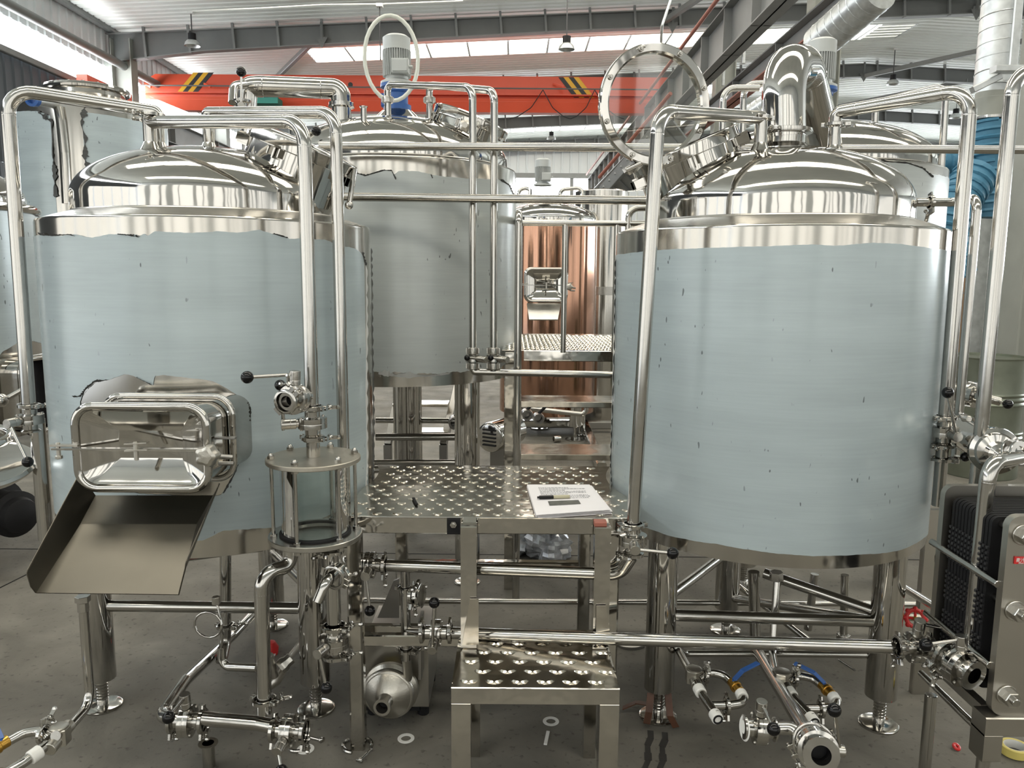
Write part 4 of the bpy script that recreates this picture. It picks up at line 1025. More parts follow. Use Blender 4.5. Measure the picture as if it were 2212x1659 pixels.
# H: large vapour pipe
big = pipe('large polished vapour pipe arching into the left side of the middle dome', [P(530, 262, 4.3), P(534, 188, 4.3), P(560, 186, 4.3), P(735, 192, 4.4), V((nB4.x, nB4.y, nB4.z + .0))], .053, .10, n=32, name='vapour_pipe')
m = MB(); m.ring(nB4 + up * .01, up, .05, .066, .02); link('pipe_clamp', m, 'pipe', big)
m = MB(); m.tube([P(528, 182, 4.2), P(505, 185, 4.15), P(503, 222, 4.1)], .022, .05, 16); link('side_elbow', m, 'mirror', big)
c0 = P(523, 240, 4.1)
valve('valve with upright black ball lever left of the vapour pipe', c0, (0, 0, 1), P(521, 228, 4.0), P(521, 155, 3.98), r=.025, br=.045, clamps='both', kr=.024)
pipe('vertical pipe below the upright lever valve, behind the left dome', [P(531, 262, 4.1), P(533, 340, 4.1)], .022, welds=False)
# I: big gooseneck on the right tank
p0 = nR3
goose = pipe('large polished gooseneck vapour duct on top of the front right tank', [p0 - up * .02, P(1692, 142, 3.0), P(1735, 142, 3.22), P(1782, 330, 3.62)], .077, .15, n=40, name='vapour_duct', mt='mirror')
clamp(goose, p0, up, .086, (-1, -.4, 0), w=.02)
# pipes behind right dome
qa = P(1800, 330, 4.2)
pipe('slim riser with union at the left of the right back motor', [P(1560, 300, 4.1), P(1563, 190, 4.1), P(1640, 190, 4.1)], .0165, .06)
pipe('second slim riser left of the vapour duct', [P(1604, 300, 4.2), P(1607, 182, 4.2), P(1660, 180, 4.2)], .0165, .06)
o = pipe('slim bend with union nut right of the vapour duct', [P(1783, 300, 4.1), P(1783, 196, 4.1), P(1745, 192, 4.2)], .0165, .05, unions=[(P(1783, 225, 4.1), up)])
# J
jx = P(2101, 203, 2.62); jv = VD(jx, 852)
pipe('thick outer pipe right of the front right tank arching from its dome', [nR2, V((nR2.x, nR2.y, P(1797, 243, nR2.y).z)), P(2098, 192, 2.62), jv], .0225, .075, clamps=[(nR2, up, (1, -.4, 0))])
c0 = VD(jx, 932)
pipe('short pipe piece above the right side valve', [jv, VD(jx, 905)], .0225, welds=False)
valve('butterfly valve right of the front right tank, lever standing up', c0, up, c0 + V((-.005, -.085, .0)), P(2047, 848, 2.50), side=(-1, -.2, 0))
m = MB()
pipe('lower continuation of the thick outer pipe under the right side valve', [VD(jx, 955), VD(jx, 1092)], .0205, welds=False, clamps=[(VD(jx, 992), up, (1, -.4, 0))])
t = thing('lever_stub', P(2085, 987, 2.7), 'small black ball lever just below the right side valve', 'lever')
m = MB(); m.cyl(P(2060, 985, 2.62), P(2084, 987, 2.60), .005, 8); link('lever', m, 'pipe', t); m = MB(); m.ball(P(2085, 987, 2.6), .016, 16); link('knob', m, 'ball', t)
# K
kk = P(2108, 445, 2.95); pipe('slimmer pipe leaving the side of the right dome and dropping behind the thick pipe', [P(1975, 437, 2.95), P(2075, 437, 3.05), P(2112, 425, 2.9), VD(P(2112, 425, 2.9), 1000)], .016, .05, clamps=[(P(2011, 437, 2.98), (1, 0, 0), (0, -.3, -1))])
# back white pipe at 2030
kk = P(2040, 300, 4.0); pipe('slim riser of the back right tank arching over the ridge view', [P(1890, 268, 4.2), P(1892, 222, 4.2), P(2045, 183, 4.0), VD(kk, 480)], .0165, .05)
# L
lx = P(2182, 240, 2.45); pipe('tall pipe at the right edge bending out of the picture', [P(2290, 150, 2.5), P(2190, 158, 2.45), VD(lx, 1060)], .021, .07)
# M
mx = P(2125, 1100, 2.15); pipe('lower right pipe bending from the heat exchanger down to the floor valve', [P(2270, 990, 2.3), P(2205, 988, 2.25), P(2137, 1000, 2.15), VD(mx, 1395)], .0215, .05)
# N cylinder exchanger
p0, p1 = P(2030, 900, 3.25), P(2150, 975, 2.42); ax = (p1 - p0)
t = thing('tube_cooler', p0, 'horizontal polished cylinder with stepped end cap right of the right tank', 'cooler')
m = MB(); m.cyl(p0, p1, .062, 40); link('shell', m, 'mirror', t)
m = MB(); m.lathe(p1, ax, [(.05, -.03), (.073, -.03), (.076, -.015), (.073, 0), (.06, .005), (.055, .015), (.035, .02), (.033, .06), (.02, .065), (.02, .12), (0, .12)], 40); link('end_cap', m, 'mirror', t)
pp = P(2183, 975, 2.25); m = MB(); m.ring(pp, (.3, -.9, .2), .02, .036, .008); m.ring(pp + V((.012, -.02, 0)), (.3, -.9, .2), .02, .036, .008); link('ferrule', m, 'pipe', t)
m = MB(); m.cyl(P(2078, 903, 2.85), P(2093, 908, 2.80), .017, 14); link('port', m, 'satin', t); m = MB(); m.cyl(P(2082, 905, 2.6), P(2093, 905, 2.55), .010, 10); link('port', m, 'satin', t)
# valve behind it
c0 = P(2100, 852, 3.0)
t = valve('horizontal butterfly valve behind the pipes at right, lever to the right', c0, (.5, -.8, -.1), c0 + V((.08, -.03, -.02)), P(2177, 873, 2.9), r=.026, br=.05, clamps='neg', kr=.018, side=(-1, 0, -1))
t = thing('lever_stub', P(605, 832, 2.5), 'black ball lever peeking out behind the disc valve on the left tank', 'lever')
m = MB(); m.ball(P(605, 832, 2.44), .0175, 18); link('knob', m, 'ball', t); m = MB(); m.cyl(P(608, 833, 2.45), P(612, 930, 2.45), .0055, 8); link('lever', m, 'pipe', t)

# ------------------------------------------------------------------ sight glass assembly
Yg = 2.42; sx = tBp.x
ztop = VD(tBp, 986).z; zbot = VD(tBp, 1150).z
sc = V((sx, Yg, 0)); R_ = .146
t = thing('sight_glass', (sx, Yg, zbot), 'round sight glass with six rods between steel plates in front of the left tank', 'sight glass')
m = MB(); m.lathe(sc, up, [(0, ztop), (R_ - .002, ztop), (R_, ztop - .002), (R_, ztop - .013), (R_ - .002, ztop - .015), (0, ztop - .015)], 72); link('top_plate', m, M['brushed'], t)
m = MB(); m.lathe(sc, up, [(.095, zbot), (R_ - .002, zbot), (R_, zbot - .002), (R_, zbot - .015), (R_ - .002, zbot - .017), (0, zbot - .017)], 72); m.lathe(sc, up, [(.095, zbot), (.090, zbot - .008), (.0, zbot - .010)], 48); link('bottom_plate', m, 'satin', t)
m = MB(); m.ring(sc + up * (zbot + .003), up, .096, .112, .008, 56); link('gasket', m, 'rubber', t)
m = MB(); m.lathe(sc, up, [(.098, ztop - .016), (.104, ztop - .016), (.104, zbot + .005), (.098, zbot + .005), (.098, ztop - .016)], 56); link('glass_cylinder', m, 'glass', t)
f0 = atan2(-sc.y, -sc.x)
for k in range(6):
    a = f0 + pi / 6 * 1.15 + k * pi / 3; p = sc + V((cos(a), sin(a), 0)) * (R_ - .018)
    m = MB(); m.cyl(p + up * (zbot - .02), p + up * (ztop + .005), .0058, 10); rd = link('tie_rod', m, 'pipe', t)
    m = MB(); m.cyl(p + up * ztop, p + up * (ztop + .011), .0112, 6, b=.0005); m.ball(p + up * (ztop + .012), .0085, 12); link('cap_nut', m, 'pipe', rd)
    m = MB(); m.cyl(p + up * (ztop - .024), p + up * (ztop - .016), .011, 6, b=.0005); link('hex_nut', m, 'pipe', rd)
    m = MB(); m.cyl(p + up * zbot, p + up * (zbot + .009), .011, 6, b=.0005); link('hex_nut', m, 'pipe', rd)
    m = MB(); m.cyl(p - up * .030 + up * zbot, p - up * .018 + up * zbot, .011, 6, b=.0005); link('hex_nut', m, 'pipe', rd)
m = MB(); m.cyl(sc + up * (ztop - .001), sc + up * (ztop + .055), .0215, 24); m.ring(sc + up * (ztop + .052), up, .018, .031, .006); link('top_ferrule', m, 'pipe', t)
zz = ztop + .108
v_ = sc + up * zz
valve('butterfly valve standing on top of the sight glass, lever turned up', v_, up, v_ + V((-.078, -.03, 0)), P(604, 858, 2.38), side=(1, -.5, 0), kr=.001)
# disc valve facing the camera on pipe B
c0 = P(636, 862, 2.34)
t = valve('open disc valve facing the camera above the sight glass, lever to the left', c0, (-.28, -1, -.02), c0 + V((.004, .0, .075)), P(534, 815, 2.27), br=.046, clamps='pos', side=(1, 0, 1))
pipe('short cross piece between the disc valve and the pipe above the sight glass', [c0 + V((.012, .05, 0)), V((sx, Yg, c0.z))], .019, welds=False)
pipe('vertical piece above the sight glass valve', [VD(tBp, 860), v_ + up * .045], .0205, welds=False)

# ------------------------------------------------------------------ under the sight glass
up = V((0, 0, 1))
a = P(628, 1185, 2.36); d0 = P(570, 1235, 2.28)
ft = P(556, 1545, 2.20)
dz_ = G(556, 1560, .16)
ax0 = VD(P(562, 1300, 2.28), 1540)
pS = pipe('offset drain pipe from the sight glass down to the low manifold', [V((a.x, 2.36, zbot - .015)), V((a.x, 2.36, P(628, 1222, 2.36).z)), P(564, 1238, 2.28), ax0], .0225, .06, clamps=[(VD(P(562, 1300, 2.28), 1512), up, (1, -.4, 0))])
mfy = ax0.y
mz = P(556, 1562, mfy)
m0, m1 = P(440, 1552, mfy + .01), P(640, 1578, mfy - .03)
pipe('low horizontal manifold pipe in front of the left tank legs', [m0, mz, m1], .0225, welds=False)
va_ = P(405, 1557, mfy + .02)
valve('floor-level butterfly valve at the left end of the manifold', va_, (1, 0, 0), va_ + V((-.0, -.01, .085)), P(364, 1550, mfy - .14), side=(0, -.3, -1), r=.0225, br=.05)
pipe('pipe running back diagonally from the left manifold valve under the left tank', [P(380, 1556, mfy + .03), P(348, 1545, mfy + .08), P(400, 1470, 2.6), P(500, 1375, 3.2), P(560, 1310, 3.5)], .021, .06)
vb_ = P(625, 1578, mfy - .03)
valve('floor-level butterfly valve at the right end of the manifold, lever hanging down', vb_, (1, -.1, 0), vb_ + V((-.01, -.085, -.01)), P(608, 1665, mfy - .14), side=(0, -.4, -1), r=.0225, br=.05)
# right line below the sight glass with elbow sampler and valve
e = P(718, 1200, 2.36); tt = VD(e, 1345)
pipe('short vertical pipe below the right side of the sight glass', [V((e.x, 2.36, zbot - .015)), tt], .0225, welds=False, clamps=[(VD(e, 1190), up, (-1, -.4, 0))])
m = MB(); c0 = P(722, 1247, 2.30)
t = thing('drain_elbow', c0, 'small bent drain elbow with clamp on the pipe below the sight glass', 'elbow')
m.tube([c0 + V((.01, .05, .01)), c0 + V((-.018, -.045, -.002)), c0 + V((-.038, -.062, -.052))], .017, .03, 18); link('elbow', m, 'pipe', t)
clamp(t, c0, (-.4, -1, -.05), .034, (1, 0, -.3))
c0 = VD(e, 1385)
valve('butterfly valve low on the sight glass line, lever hanging to a black ball', c0, up, c0 + V((-.03, -.08, -.0)), P(705, 1486, 2.27), r=.0225, br=.048, side=(1, -.4, 0))
# legs & pipes under left tank
pipe('vertical drain pipe from the left tank bottom with clamp', [P(487, 1195, 2.95), P(487, 1330, 2.95), P(487, 1385, 2.95), P(478, 1430, 2.88)], .0215, .05, clamps=[(P(487, 1352, 2.95), up, (1, -.3, 0))])
pipe('short bent pipe running right from the siphon coil elbow', [P(479, 1398, 2.55), P(480, 1440, 2.55), P(556, 1443, 2.50)], .0145, .05)
t = thing('siphon_coil', P(480, 1400, 2.55), 'looped siphon coil with hexagon nut under the left tank', 'coil')
cc = P(448, 1352, 2.5); m = MB(); pts = [P(478, 1400, 2.54), P(482, 1368, 2.52)] + [cc + V((.048 * cos(x), .012 * sin(x * .5), .045 * sin(x))) for x in [(.1 + i * 2 * pi / 16) for i in range(-1, 17)]] + [P(472, 1315, 2.52), P(467, 1302, 2.53)]
m.tube(pts, .004, bend=.012, n=10, seg=3); link('coil_tube', m, 'pipe', t)
m = MB(); m.cyl(P(467, 1300, 2.53) - up * .008, P(467, 1300, 2.53) + up * .018, .014, 6, b=.001); link('hex_nut', m, 'satin', t)
# Y strainer right of it
t = thing('strainer', P(600, 1440, 2.75), 'cast angled strainer valve behind the offset drain pipe', 'strainer')
m = MB(); m.tube([P(570, 1490, 2.75), P(600, 1470, 2.75), P(615, 1440, 2.75)], .016, .03, 14); m.cyl(P(592, 1462, 2.72), P(580, 1415, 2.70), .017, 12); link('body', m, 'cast', t)
m = MB(); m.lathe(P(605, 1442, 2.72), P(628, 1422, 2.74) - P(605, 1442, 2.72), [(0, 0), (.026, 0), (.028, .008), (.028, .02), (.022, .03), (.022, .05), (0, .05)], 8); link('hex_union', m, 'satin', t)
pipe('thin dark pipe going back to the right from the strainer', [P(622, 1425, 2.78), P(665, 1370, 3.4)], .014, welds=False)
t = thing('red_plug', G(583, 1400), 'small red valve cap on the floor under the left tank', 'plug')
m = MB(); g = G(585, 1398, .03); m.lathe(g, up, [(0, -.03), (.03, -.03), (.034, 0), (.02, .025), (0, .03)], 10); link('top', m, 'red', t); m = MB(); g = G(586, 1410, .01); m.lathe(g, up, [(0, -.01), (.02, -.01), (.022, 0), (0, .01)], 12); link('base', m, 'white', t)
# left chute leg pipe to trap assembly
e = P(180, 1310, 2.16); eb = VD(e, 1520)
pc = pipe('vertical pipe with hexagon fitting below the grain chute, bending toward the floor trap', [VD(e, 1288), eb, P(150, 1570, 2.04), P(120, 1590, 1.96)], .0135, .05)
m = MB(); m.cyl(VD(e, 1287), VD(e, 1300), .021, 6, b=.001); m.cyl(VD(e, 1300), VD(e, 1320), .0165, 8, b=.001); link('hex_fitting', m, 'satin', pc)

def trap(ctr, s, dirx, label, back=(0, 1, 0), blue=None):
    """condensate trap loop: hex trap body, tee pipes, clamp, brass ball valve with blue handle"""
    c0 = V(ctr); dx = V(dirx).normalized(); dy = V(back).normalized()
    def L(x, y, z): return c0 + dx * x * s * .72 + dy * y * s + up * z * s * .5
    t = thing('steam_trap', (c0.x, c0.y, 0), label, 'trap', 'steam trap loops')
    m = MB(); hc = L(0, .01, 0); m.cyl(hc - up * .024, hc + up * .022, .030 * s, 6, b=.002); m.lathe(hc + up * .022, up, [(.026 * s, 0), (.026 * s, .004), (.020, .006), (0, .006)], 20); m.cyl(hc + V((0, .05, .0)), hc - V((0, .05, .012)), .019 * s, 14); link('trap_body', m, 'cast', t)
    m = MB(); m.tube([L(.02, -.01, 0), L(.08, .01, .02), L(.14, .0, .01), L(.17, -.04, -.01)], .0135 * s, .04 * s, 14); link('bypass_pipe', m, 'pipe', t)
    m = MB(); m.cyl(L(.165, -.03, -.0), L(.185, -.085, -.015), .017 * s, 12); m.ring(L(.175, -.058, -.008), L(.185, -.085, -.015) - L(.165, -.03, 0), .016 * s, .020 * s, .012, 12); vb = link('ball_valve', m, 'brass', t)
    b0, b1 = L(.168, -.05, .03), L(*(blue or (.30, .0, .10)))
    m = MB(); m.cyl(L(.172, -.05, 0), b0, .007 * s, 8); m.bar(b0, b0.lerp(b1, .35) + up * .012 * s, .018 * s, .004); m.bar(b0.lerp(b1, .35) + up * .012 * s, b1, .018 * s, .006); link('valve_handle', m, 'blue', vb)
    m = MB(); m.tube([L(.185, -.085, -.015), L(.185, -.14, -.03), L(.11, -.15, -.035), L(.03, -.15, -.035)], .0145 * s, .045 * s, 14); link('return_elbow', m, 'pipe', t)
    clamp(t, L(.10, -.15, -.035), dx, .026 * s, (0, -.3, -1), w=.012)
    m = MB(); m.tube([L(0, -.03, -.01), L(.01, -.10, -.03), L(.035, -.20, -.04)], .0145 * s, .04 * s, 14); link('outlet_pipe', m, 'pipe', t)
    for q0, q1 in ((L(.0, -.055, -.018), L(.005, -.085, -.026)), (L(.03, -.185, -.047), L(.036, -.215, -.053)), (L(.184, -.09, -.016), L(.185, -.115, -.022))):
        m = MB(); m.cyl(q0, q1, .0195 * s, 14); link('thread_tape', m, 'white', t)
    m = MB(); d_ = (L(.036, -.215, -.053) - L(.03, -.185, -.047)).normalized(); m.lathe(L(.036, -.215, -.053), d_, [(.0155 * s, -.002), (.016 * s, .003), (.011 * s, .003), (.011 * s, -.01), (0, -.01)], 14); link('pipe_mouth', m, 'rubber', t)
    clamp(t, L(.055, .0, .012), dx, .024 * s, (0, .2, 1), w=.012)
    return L
trap(P(1500, 1462, 2.52), 1.0, (1, .02, 0), 'left of the two steam trap loops with blue handle under the right tank')
pipe('pipe stub feeding the left steam trap from behind', [P(1466, 1405, 2.75), P(1488, 1445, 2.60)], .0135, welds=False)
trap(P(1692, 1468, 2.52), 1.0, (1, .0, 0), 'right steam trap loop with blue handle pointing left beside the slanted drain pipe', blue=(.06, .02, .10))
trap(P(122, 1592, 1.98), .95, (-1, .1, 0), 'steam trap loop with blue handle at the bottom left corner', back=(.3, 1, 0), blue=(.32, .02, .07))

# ------------------------------------------------------------------ platform and step
ZP = .85
def arc(T, R, a0, a1, n=14): return [V((T.c.x + R * cos(a0 + (a1 - a0) * i / n), T.c.y + R * sin(a0 + (a1 - a0) * i / n), ZP)) for i in range(n + 1)]
Yf, Yb = 2.52, 3.225
def edge_ang(T, R, Y, right): # angle on circle at given Y
    s_ = (Y - T.c.y) / R; return math.asin(max(-1, min(1, s_))) if right else pi - math.asin(max(-1, min(1, s_)))
La = arc(LT, .605, edge_ang(LT, .605, Yb, True), edge_ang(LT, .605, Yf + .03, True))
Ra = arc(RT, .605, edge_ang(RT, .605, Yf + .03, False), edge_ang(RT, .605, Yb, False))
xl_, xr_ = -.72, .60
La = arc(LT, .605, edge_ang(LT, .605, Yb, True), -math.acos((-.56 - LT.c.x) / .605)); Ra = arc(RT, .605, pi + math.acos((RT.c.x - .42) / .605), edge_ang(RT, .605, Yb, False))
poly = La + [V((-.56, Yf, ZP)), V((.42, Yf, ZP))] + Ra
t = thing('work_platform', (-.08, 2.87, 0), 'stainless chequer-plate work platform between the two front tanks', 'platform')
m = MB(); m.prism([p + V((0, 0, -.004)) for p in poly], (0, 0, .004)); link('deck_plate', m, 'plate', t)
m = MB(); x0, x1 = P(772, 1115, Yf).x, P(1350, 1120, Yf).x
m.box((x0 - .02, Yf - .002, ZP - .058), (x1 + .03, Yf + .03, ZP - .002)); m.tube([(x0 - .02, Yf, ZP - .002), (x1 + .03, Yf, ZP - .002)], .003, n=8); link('front_rail', m, 'tube', t)
m = MB(); m.box((-.54, Yb - .03, ZP - .055), (.38, Yb, ZP - .004)); link('back_rail', m, 'tube', t)
for px in (765, 1345):
    p = P(px, 1140, 2.56)
    m = MB(); m.bar((p.x + (.0 if px < 1000 else -.035), 2.56, .0), (p.x + (.0 if px < 1000 else -.035), 2.56, ZP - .05), .05, .05, up=(0, 1, 0)); link('leg', m, 'tube', t)
for x in (-.46, .31):
    m = MB(); m.bar((x, Yb - .03, 0), (x, Yb - .03, ZP - .05), .05, .05, up=(0, 1, 0)); link('leg', m, 'tube', t)
m = MB(); m.bar((-.46, Yb - .03, .42), (.31, Yb - .03, .42), .04, .05); link('cross_rail', m, 'tube', t)
m = MB(); m.bar((-.46, 2.75, .30), (.31, 2.75, .30), .04, .02); link('cross_rail', m, 'tube', t)
m = MB(); m.bar((-.5, Yf + .04, .40), (.34, Yf + .04, .40), .03, .04); link('cross_rail', m, 'tube', t)
m = MB(); m.bar(P(910, 1455, 2.7), P(910, 1330, 2.7), .012, .09); link('gusset', m, 'dkmetal', t)
for px, Y, z in ((980, Yf - .002, 1131), (1358, Yf - .002, 1131)):
    p = P(px, z, Y); m = MB(); m.box((p.x - .022, Y - .006, ZP - .058), (p.x + .022, Y, ZP - .004)); o = link('joint_plate', m, 'rubber' if px < 1000 else 'tube', t)
    m = MB(); m.cyl((p.x, Y - .016, p.z), (p.x, Y, p.z), .012, 6, b=.001); m.cyl((p.x, Y - .022, p.z), (p.x, Y - .01, p.z), .006, 10); link('bolt', m, 'pipe', o)
def studs(t, z, rows, inside, ang=0, ln=.030, w=.0075, h=.0032, chev=False, nm='tread_studs'):
    m = MB()
    for (x, y, s_) in rows:
        if not inside(x, y): continue
        for d in ((1, -1) if chev else (1,)):
            a = (.45 * d if chev else s_ * .35); dx, dy = cos(a) * ln / 2, sin(a) * ln / 2
            ox = (d * ln * .33) if chev else 0; yy = y - (abs(sin(a)) * ln * .2 if chev else 0)
            c_ = V((x + ox, yy, z))
            A = V((-dx, dy if chev else -dy, 0)) if not chev else V((-dx * 1, d * sin(.45) * ln / 2 * 1, 0)) * (1)
            if chev: A = V((-cos(.45) * ln / 2 * d, -sin(.45) * ln / 2, 0))
            p_, q_ = c_ - A, c_ + A; D = (q_ - p_).normalized(); N_ = V((-D.y, D.x, 0)) * w / 2
            mid = (p_ + q_) / 2; n = len(m.v)
            m.add([p_, p_ * .6 + q_ * .4 * 1 + N_, q_ * .6 + p_ * .4 + N_, q_, q_ * .6 + p_ * .4 - N_, p_ * .6 + q_ * .4 - N_, p_ * .72 + q_ * .28 + up * h, q_ * .72 + p_ * .28 + up * h],
                  [(0, 6, 1), (1, 6, 7, 2), (2, 7, 3), (3, 7, 4), (4, 7, 6, 5), (5, 6, 0)])
    o = link(nm, m, 'plate', t, ang=70); o['kind'] = 'stuff'; return o
def inplat(x, y):
    if not (Yf + .015 < y < Yb - .015): return False
    return -.54 < x < .40 and hypot(x - LT.c.x, y - LT.c.y) > .63 and hypot(x - RT.c.x, y - RT.c.y) > .63
rows = []
for i in range(16):
    for j in range(12):
        x = -.52 + i * .068 + (.034 if j % 2 else 0); y = Yf + .03 + j * .058
        rows.append((x, y, 1 if (i + j) % 2 else -1))
studs(t, ZP, rows, inplat, chev=True, ln=.026, w=.009, h=.004)
# step with side arms
t = thing('step_stool', (.075, 2.4, 0), 'stainless chequer-plate step standing in front of the platform', 'step')
ZS = .42; sx0, sx1 = P(975, 1482, 2.215).x, P(1338, 1488, 2.215).x
ybk = 2.60
m = MB(); m.prism([(sx0, 2.21, ZS - .003), (sx1, 2.21, ZS - .003), (sx1 - .015, ybk, ZS - .003), (sx0 + .03, ybk, ZS - .003)], (0, 0, .003)); link('step_plate', m, 'plate', t)
rows = [(sx0 + .05 + i * .078 + (.04 if j % 2 else 0), 2.245 + j * .062, 1) for i in range(6) for j in range(6)]
studs(t, ZS, rows, lambda x, y: sx0 + .03 < x < sx1 - .02, chev=True, ln=.036, w=.012, h=.006)
m = MB(); m.box((sx0, 2.208, ZS - .055), (sx1, 2.24, ZS - .002)); m.tube([(sx0, 2.209, ZS - .002), (sx1, 2.209, ZS - .002)], .003, n=8); link('front_apron', m, 'tube', t)
for sx_, nm in ((sx0, 1), (sx1, -1)):
    m = MB(); m.box((sx_ + (0 if nm > 0 else -.03), 2.24, ZS - .05), (sx_ + (.03 if nm > 0 else 0), ybk, ZS - .004)); link('side_apron', m, 'tube', t)
    m = MB(); m.box((sx_, 2.208, 0), (sx_ + nm * .058, 2.262, ZS - .05)); link('leg', m, 'tube', t)
    m = MB(); m.box((sx_ + nm * .035, 2.50, 0), (sx_ + nm * .075, 2.54, ZS - .05)); link('leg', m, 'tube', t)
for px, px2 in ((1013, 1), (1301, -1)):
    X = P(px, 1150, 2.48).x
    m = MB(); m.box((X - .026, 2.455, ZS), (X + .026, 2.505, ZP - .012)); o = link('side_post', m, 'tube', t)
    m = MB(); m.prism([(X - .027, 2.456, ZP - .05), (X + .027, 2.456, ZP - .05), (X + .022, 2.515, ZP - .002), (X - .02, 2.515, ZP - .002)], (0, 0, .003)); link('post_cap', m, 'tube', o)
    # flared plate gusset at the foot of the post
    g = X - .012 if px2 > 0 else X + .012
    pts = [P(1015 if px2 > 0 else 1288, 1293 if px2 > 0 else 1308, 2.45), P(1034 if px2 > 0 else 1309, 1293 if px2 > 0 else 1308, 2.45), P(1034 if px2 > 0 else 1321, 1392, 2.44), P(998 if px2 > 0 else 1287, 1392, 2.44)]
    m = MB(); m.prism(pts, (0, -.003, 0)); link('gusset_plate', m, 'plate', t)
X = P(1297, 1118, 2.49).x
m = MB(); m.box((X - .022, 2.462, ZP - .012), (X + .018, 2.50, ZP + .0035)); o = link('red_patch', m, 'redrust', t); o['label'] = 'square of red-brown paint on the right post cap'
# papers and pen
t = thing('paper_stack', P(1225, 1080, 2.7), 'stack of printed white sheets on the front right of the platform', 'papers')
p4 = [G(1140, 1050, ZP + .008), G(1275, 1050, ZP + .008), G(1320, 1107, ZP + .008), G(1160, 1116, ZP + .008)]
for k in range(5):
    rr = random.Random(k); o_ = V((rr.uniform(-.006, .006), rr.uniform(-.005, .005), 0)); m = MB()
    m.prism([p + o_ + V((0, 0, .003 * k - .006 + (.001 * (i in (2,)) * k))) for i, p in enumerate(p4)], (0, 0, .0012)); sh_ = link('paper_sheet', m, 'paper', t)
    top_o = o_; topz = .003 * k - .006 + .0012
    zc = [p.z + .003 * k - .006 + (.001 * (i in (2,)) * k) + .0012 for i, p in enumerate(p4)]
def pp_(u, v, e=.0018):
    a = p4[0].lerp(p4[1], u); b = p4[3].lerp(p4[2], u); q_ = a.lerp(b, v) + top_o
    z = (zc[0] * (1 - u) + zc[1] * u) * (1 - v) + (zc[3] * (1 - u) + zc[2] * u) * v
    return V((q_.x, q_.y, z + e))
m = MB(); rr = random.Random(4)
M['ink'] = mat('ink', (.33, .33, .35), .8); M['photo'] = mat('printed_photo', (.055, .06, .05), .5, var=.5, vscale=60)
for ln in range(9):
    v = .13 + ln * .05; u = .16
    end = .62 if ln == 0 else .84 - .3 * (ln in (2, 5))
    while u < end:
        w_ = rr.uniform(.012, .05); m.add([pp_(u, v), pp_(u + w_, v), pp_(u + w_, v + .018), pp_(u, v + .018)], [(0, 3, 2, 1)]); u += w_ + .012
link('printed_lines', m, 'ink', t)['kind'] = 'stuff'
m = MB(); m.add([pp_(.22, .62), pp_(.66, .62), pp_(.66, .76), pp_(.22, .76)], [(0, 3, 2, 1)]); link('printed_picture', m, 'photo', t)
t = thing('marker_pen', P(1200, 1081, 2.7), 'black capped marker pen lying on the paper stack', 'pen')
a, b = pp_(.08, .54, .008), pp_(.55, .55, .008); mid = a.lerp(b, .5)
m = MB(); m.cyl(a.lerp(b, .06), mid, .0065, 14); m.cyl(a, a.lerp(b, .08), .004, 10); link('cap', m, 'ball', t)
m = MB(); m.cyl(mid, b, .0062, 14); link('barrel', m, mat('pen_barrel', (.42, .39, .27), .35), t)
t = thing('bolt_scrap', G(897, 1082, ZP), 'small dark bolt lying on the left half of the platform', 'bolt')
m = MB(); m.bar(G(893, 1076, ZP + .005), G(900, 1090, ZP + .005), .009, .006); link('shank', m, 'rubber', t)

# ------------------------------------------------------------------ pump
g = G(858, 1552); pc = P(838, 1502, g.y - .10)
t = thing('centrifugal_pump', (pc.x, g.y, 0), 'stainless centrifugal pump with round volute under the platform', 'pump')
pax = V((-.10, -1, 0)).normalized()
m = MB(); m.lathe(pc, pax, [(.0, -.06), (.095, -.06), (.10, -.055), (.10, -.04), (.094, -.035), (.088, -.03), (.086, .0), (.072, .012), (.045, .03), (.028, .036), (.024, .045), (.024, .075), (.030, .078), (.030, .084), (.021, .084), (.021, .04), (.0, .04)], 56); link('volute', m, 'cast', t)
m = MB(); m.cyl(pc + pax * .04, pc + pax * .046, .0205, 24); link('inlet_shade_disc', m, 'rubber', t)  # dark disc in place of the shade inside the hollow inlet
m = MB(); m.torus(pc + pax * -.01, pax, .082, .013, 48, 10); link('volute_rim', m, 'cast', t)
m = MB(); m.tube([pc + V((.05, .01, .02)), V((tee.x, pc.y + .01, pc.z + .07)), V((tee.x, tee.y, VD(tee, 1412).z))], .0165, .04, 18); link('outlet_neck', m, 'cast', t)
m = MB(); bx0 = P(805, 1370, pc.y + .22); m.box((pc.x - .10, pc.y + .10, .045), (pc.x + .135, pc.y + .42, pc.z + .155)); link('motor_shroud', m, 'sheet', t)
m = MB(); m.cyl(pc + V((0, .04, 0)), pc + V((.01, .12, .0)), .07, 32); link('coupling', m, 'cast', t)
m = MB(); q0 = pc + V((.0, .06, .072)); m.box(q0 + V((-.03, -.02, -.006)), q0 + V((.02, .02, .002))); link('warning_label', m, 'tape', t)['label'] = 'yellow warning sticker with red mark'
for dx in (-.08, .11):
    for dy in (.14, .38):
        m = MB(); m.cyl((pc.x + dx, pc.y + dy, 0), (pc.x + dx, pc.y + dy, .05), .022, 16); link('rubber_foot', m, 'rubber', t)
m = MB(); m.box((pc.x - .11, pc.y + .1, .03), (pc.x + .1, pc.y + .16, .045)); link('base_plate', m, 'rubber', t)
# base tray behind
t = thing('base_frame', P(850, 1345, 3.0), 'bent sheet bracket and square rail above the pump', 'frame')
m = MB(); m.box(P(740, 1345, 2.75), P(905, 1362, 2.70)); m.bar(P(740, 1362, 2.68), P(905, 1368, 2.68), .01, .05); link('rail', m, 'tube', t)
m = MB(); m.prism([P(815, 1335, 2.9), P(862, 1335, 2.9), P(862, 1250, 2.9), P(850, 1255, 2.9)], (0, .01, 0)); link('bracket', m, 'dkmetal', t)
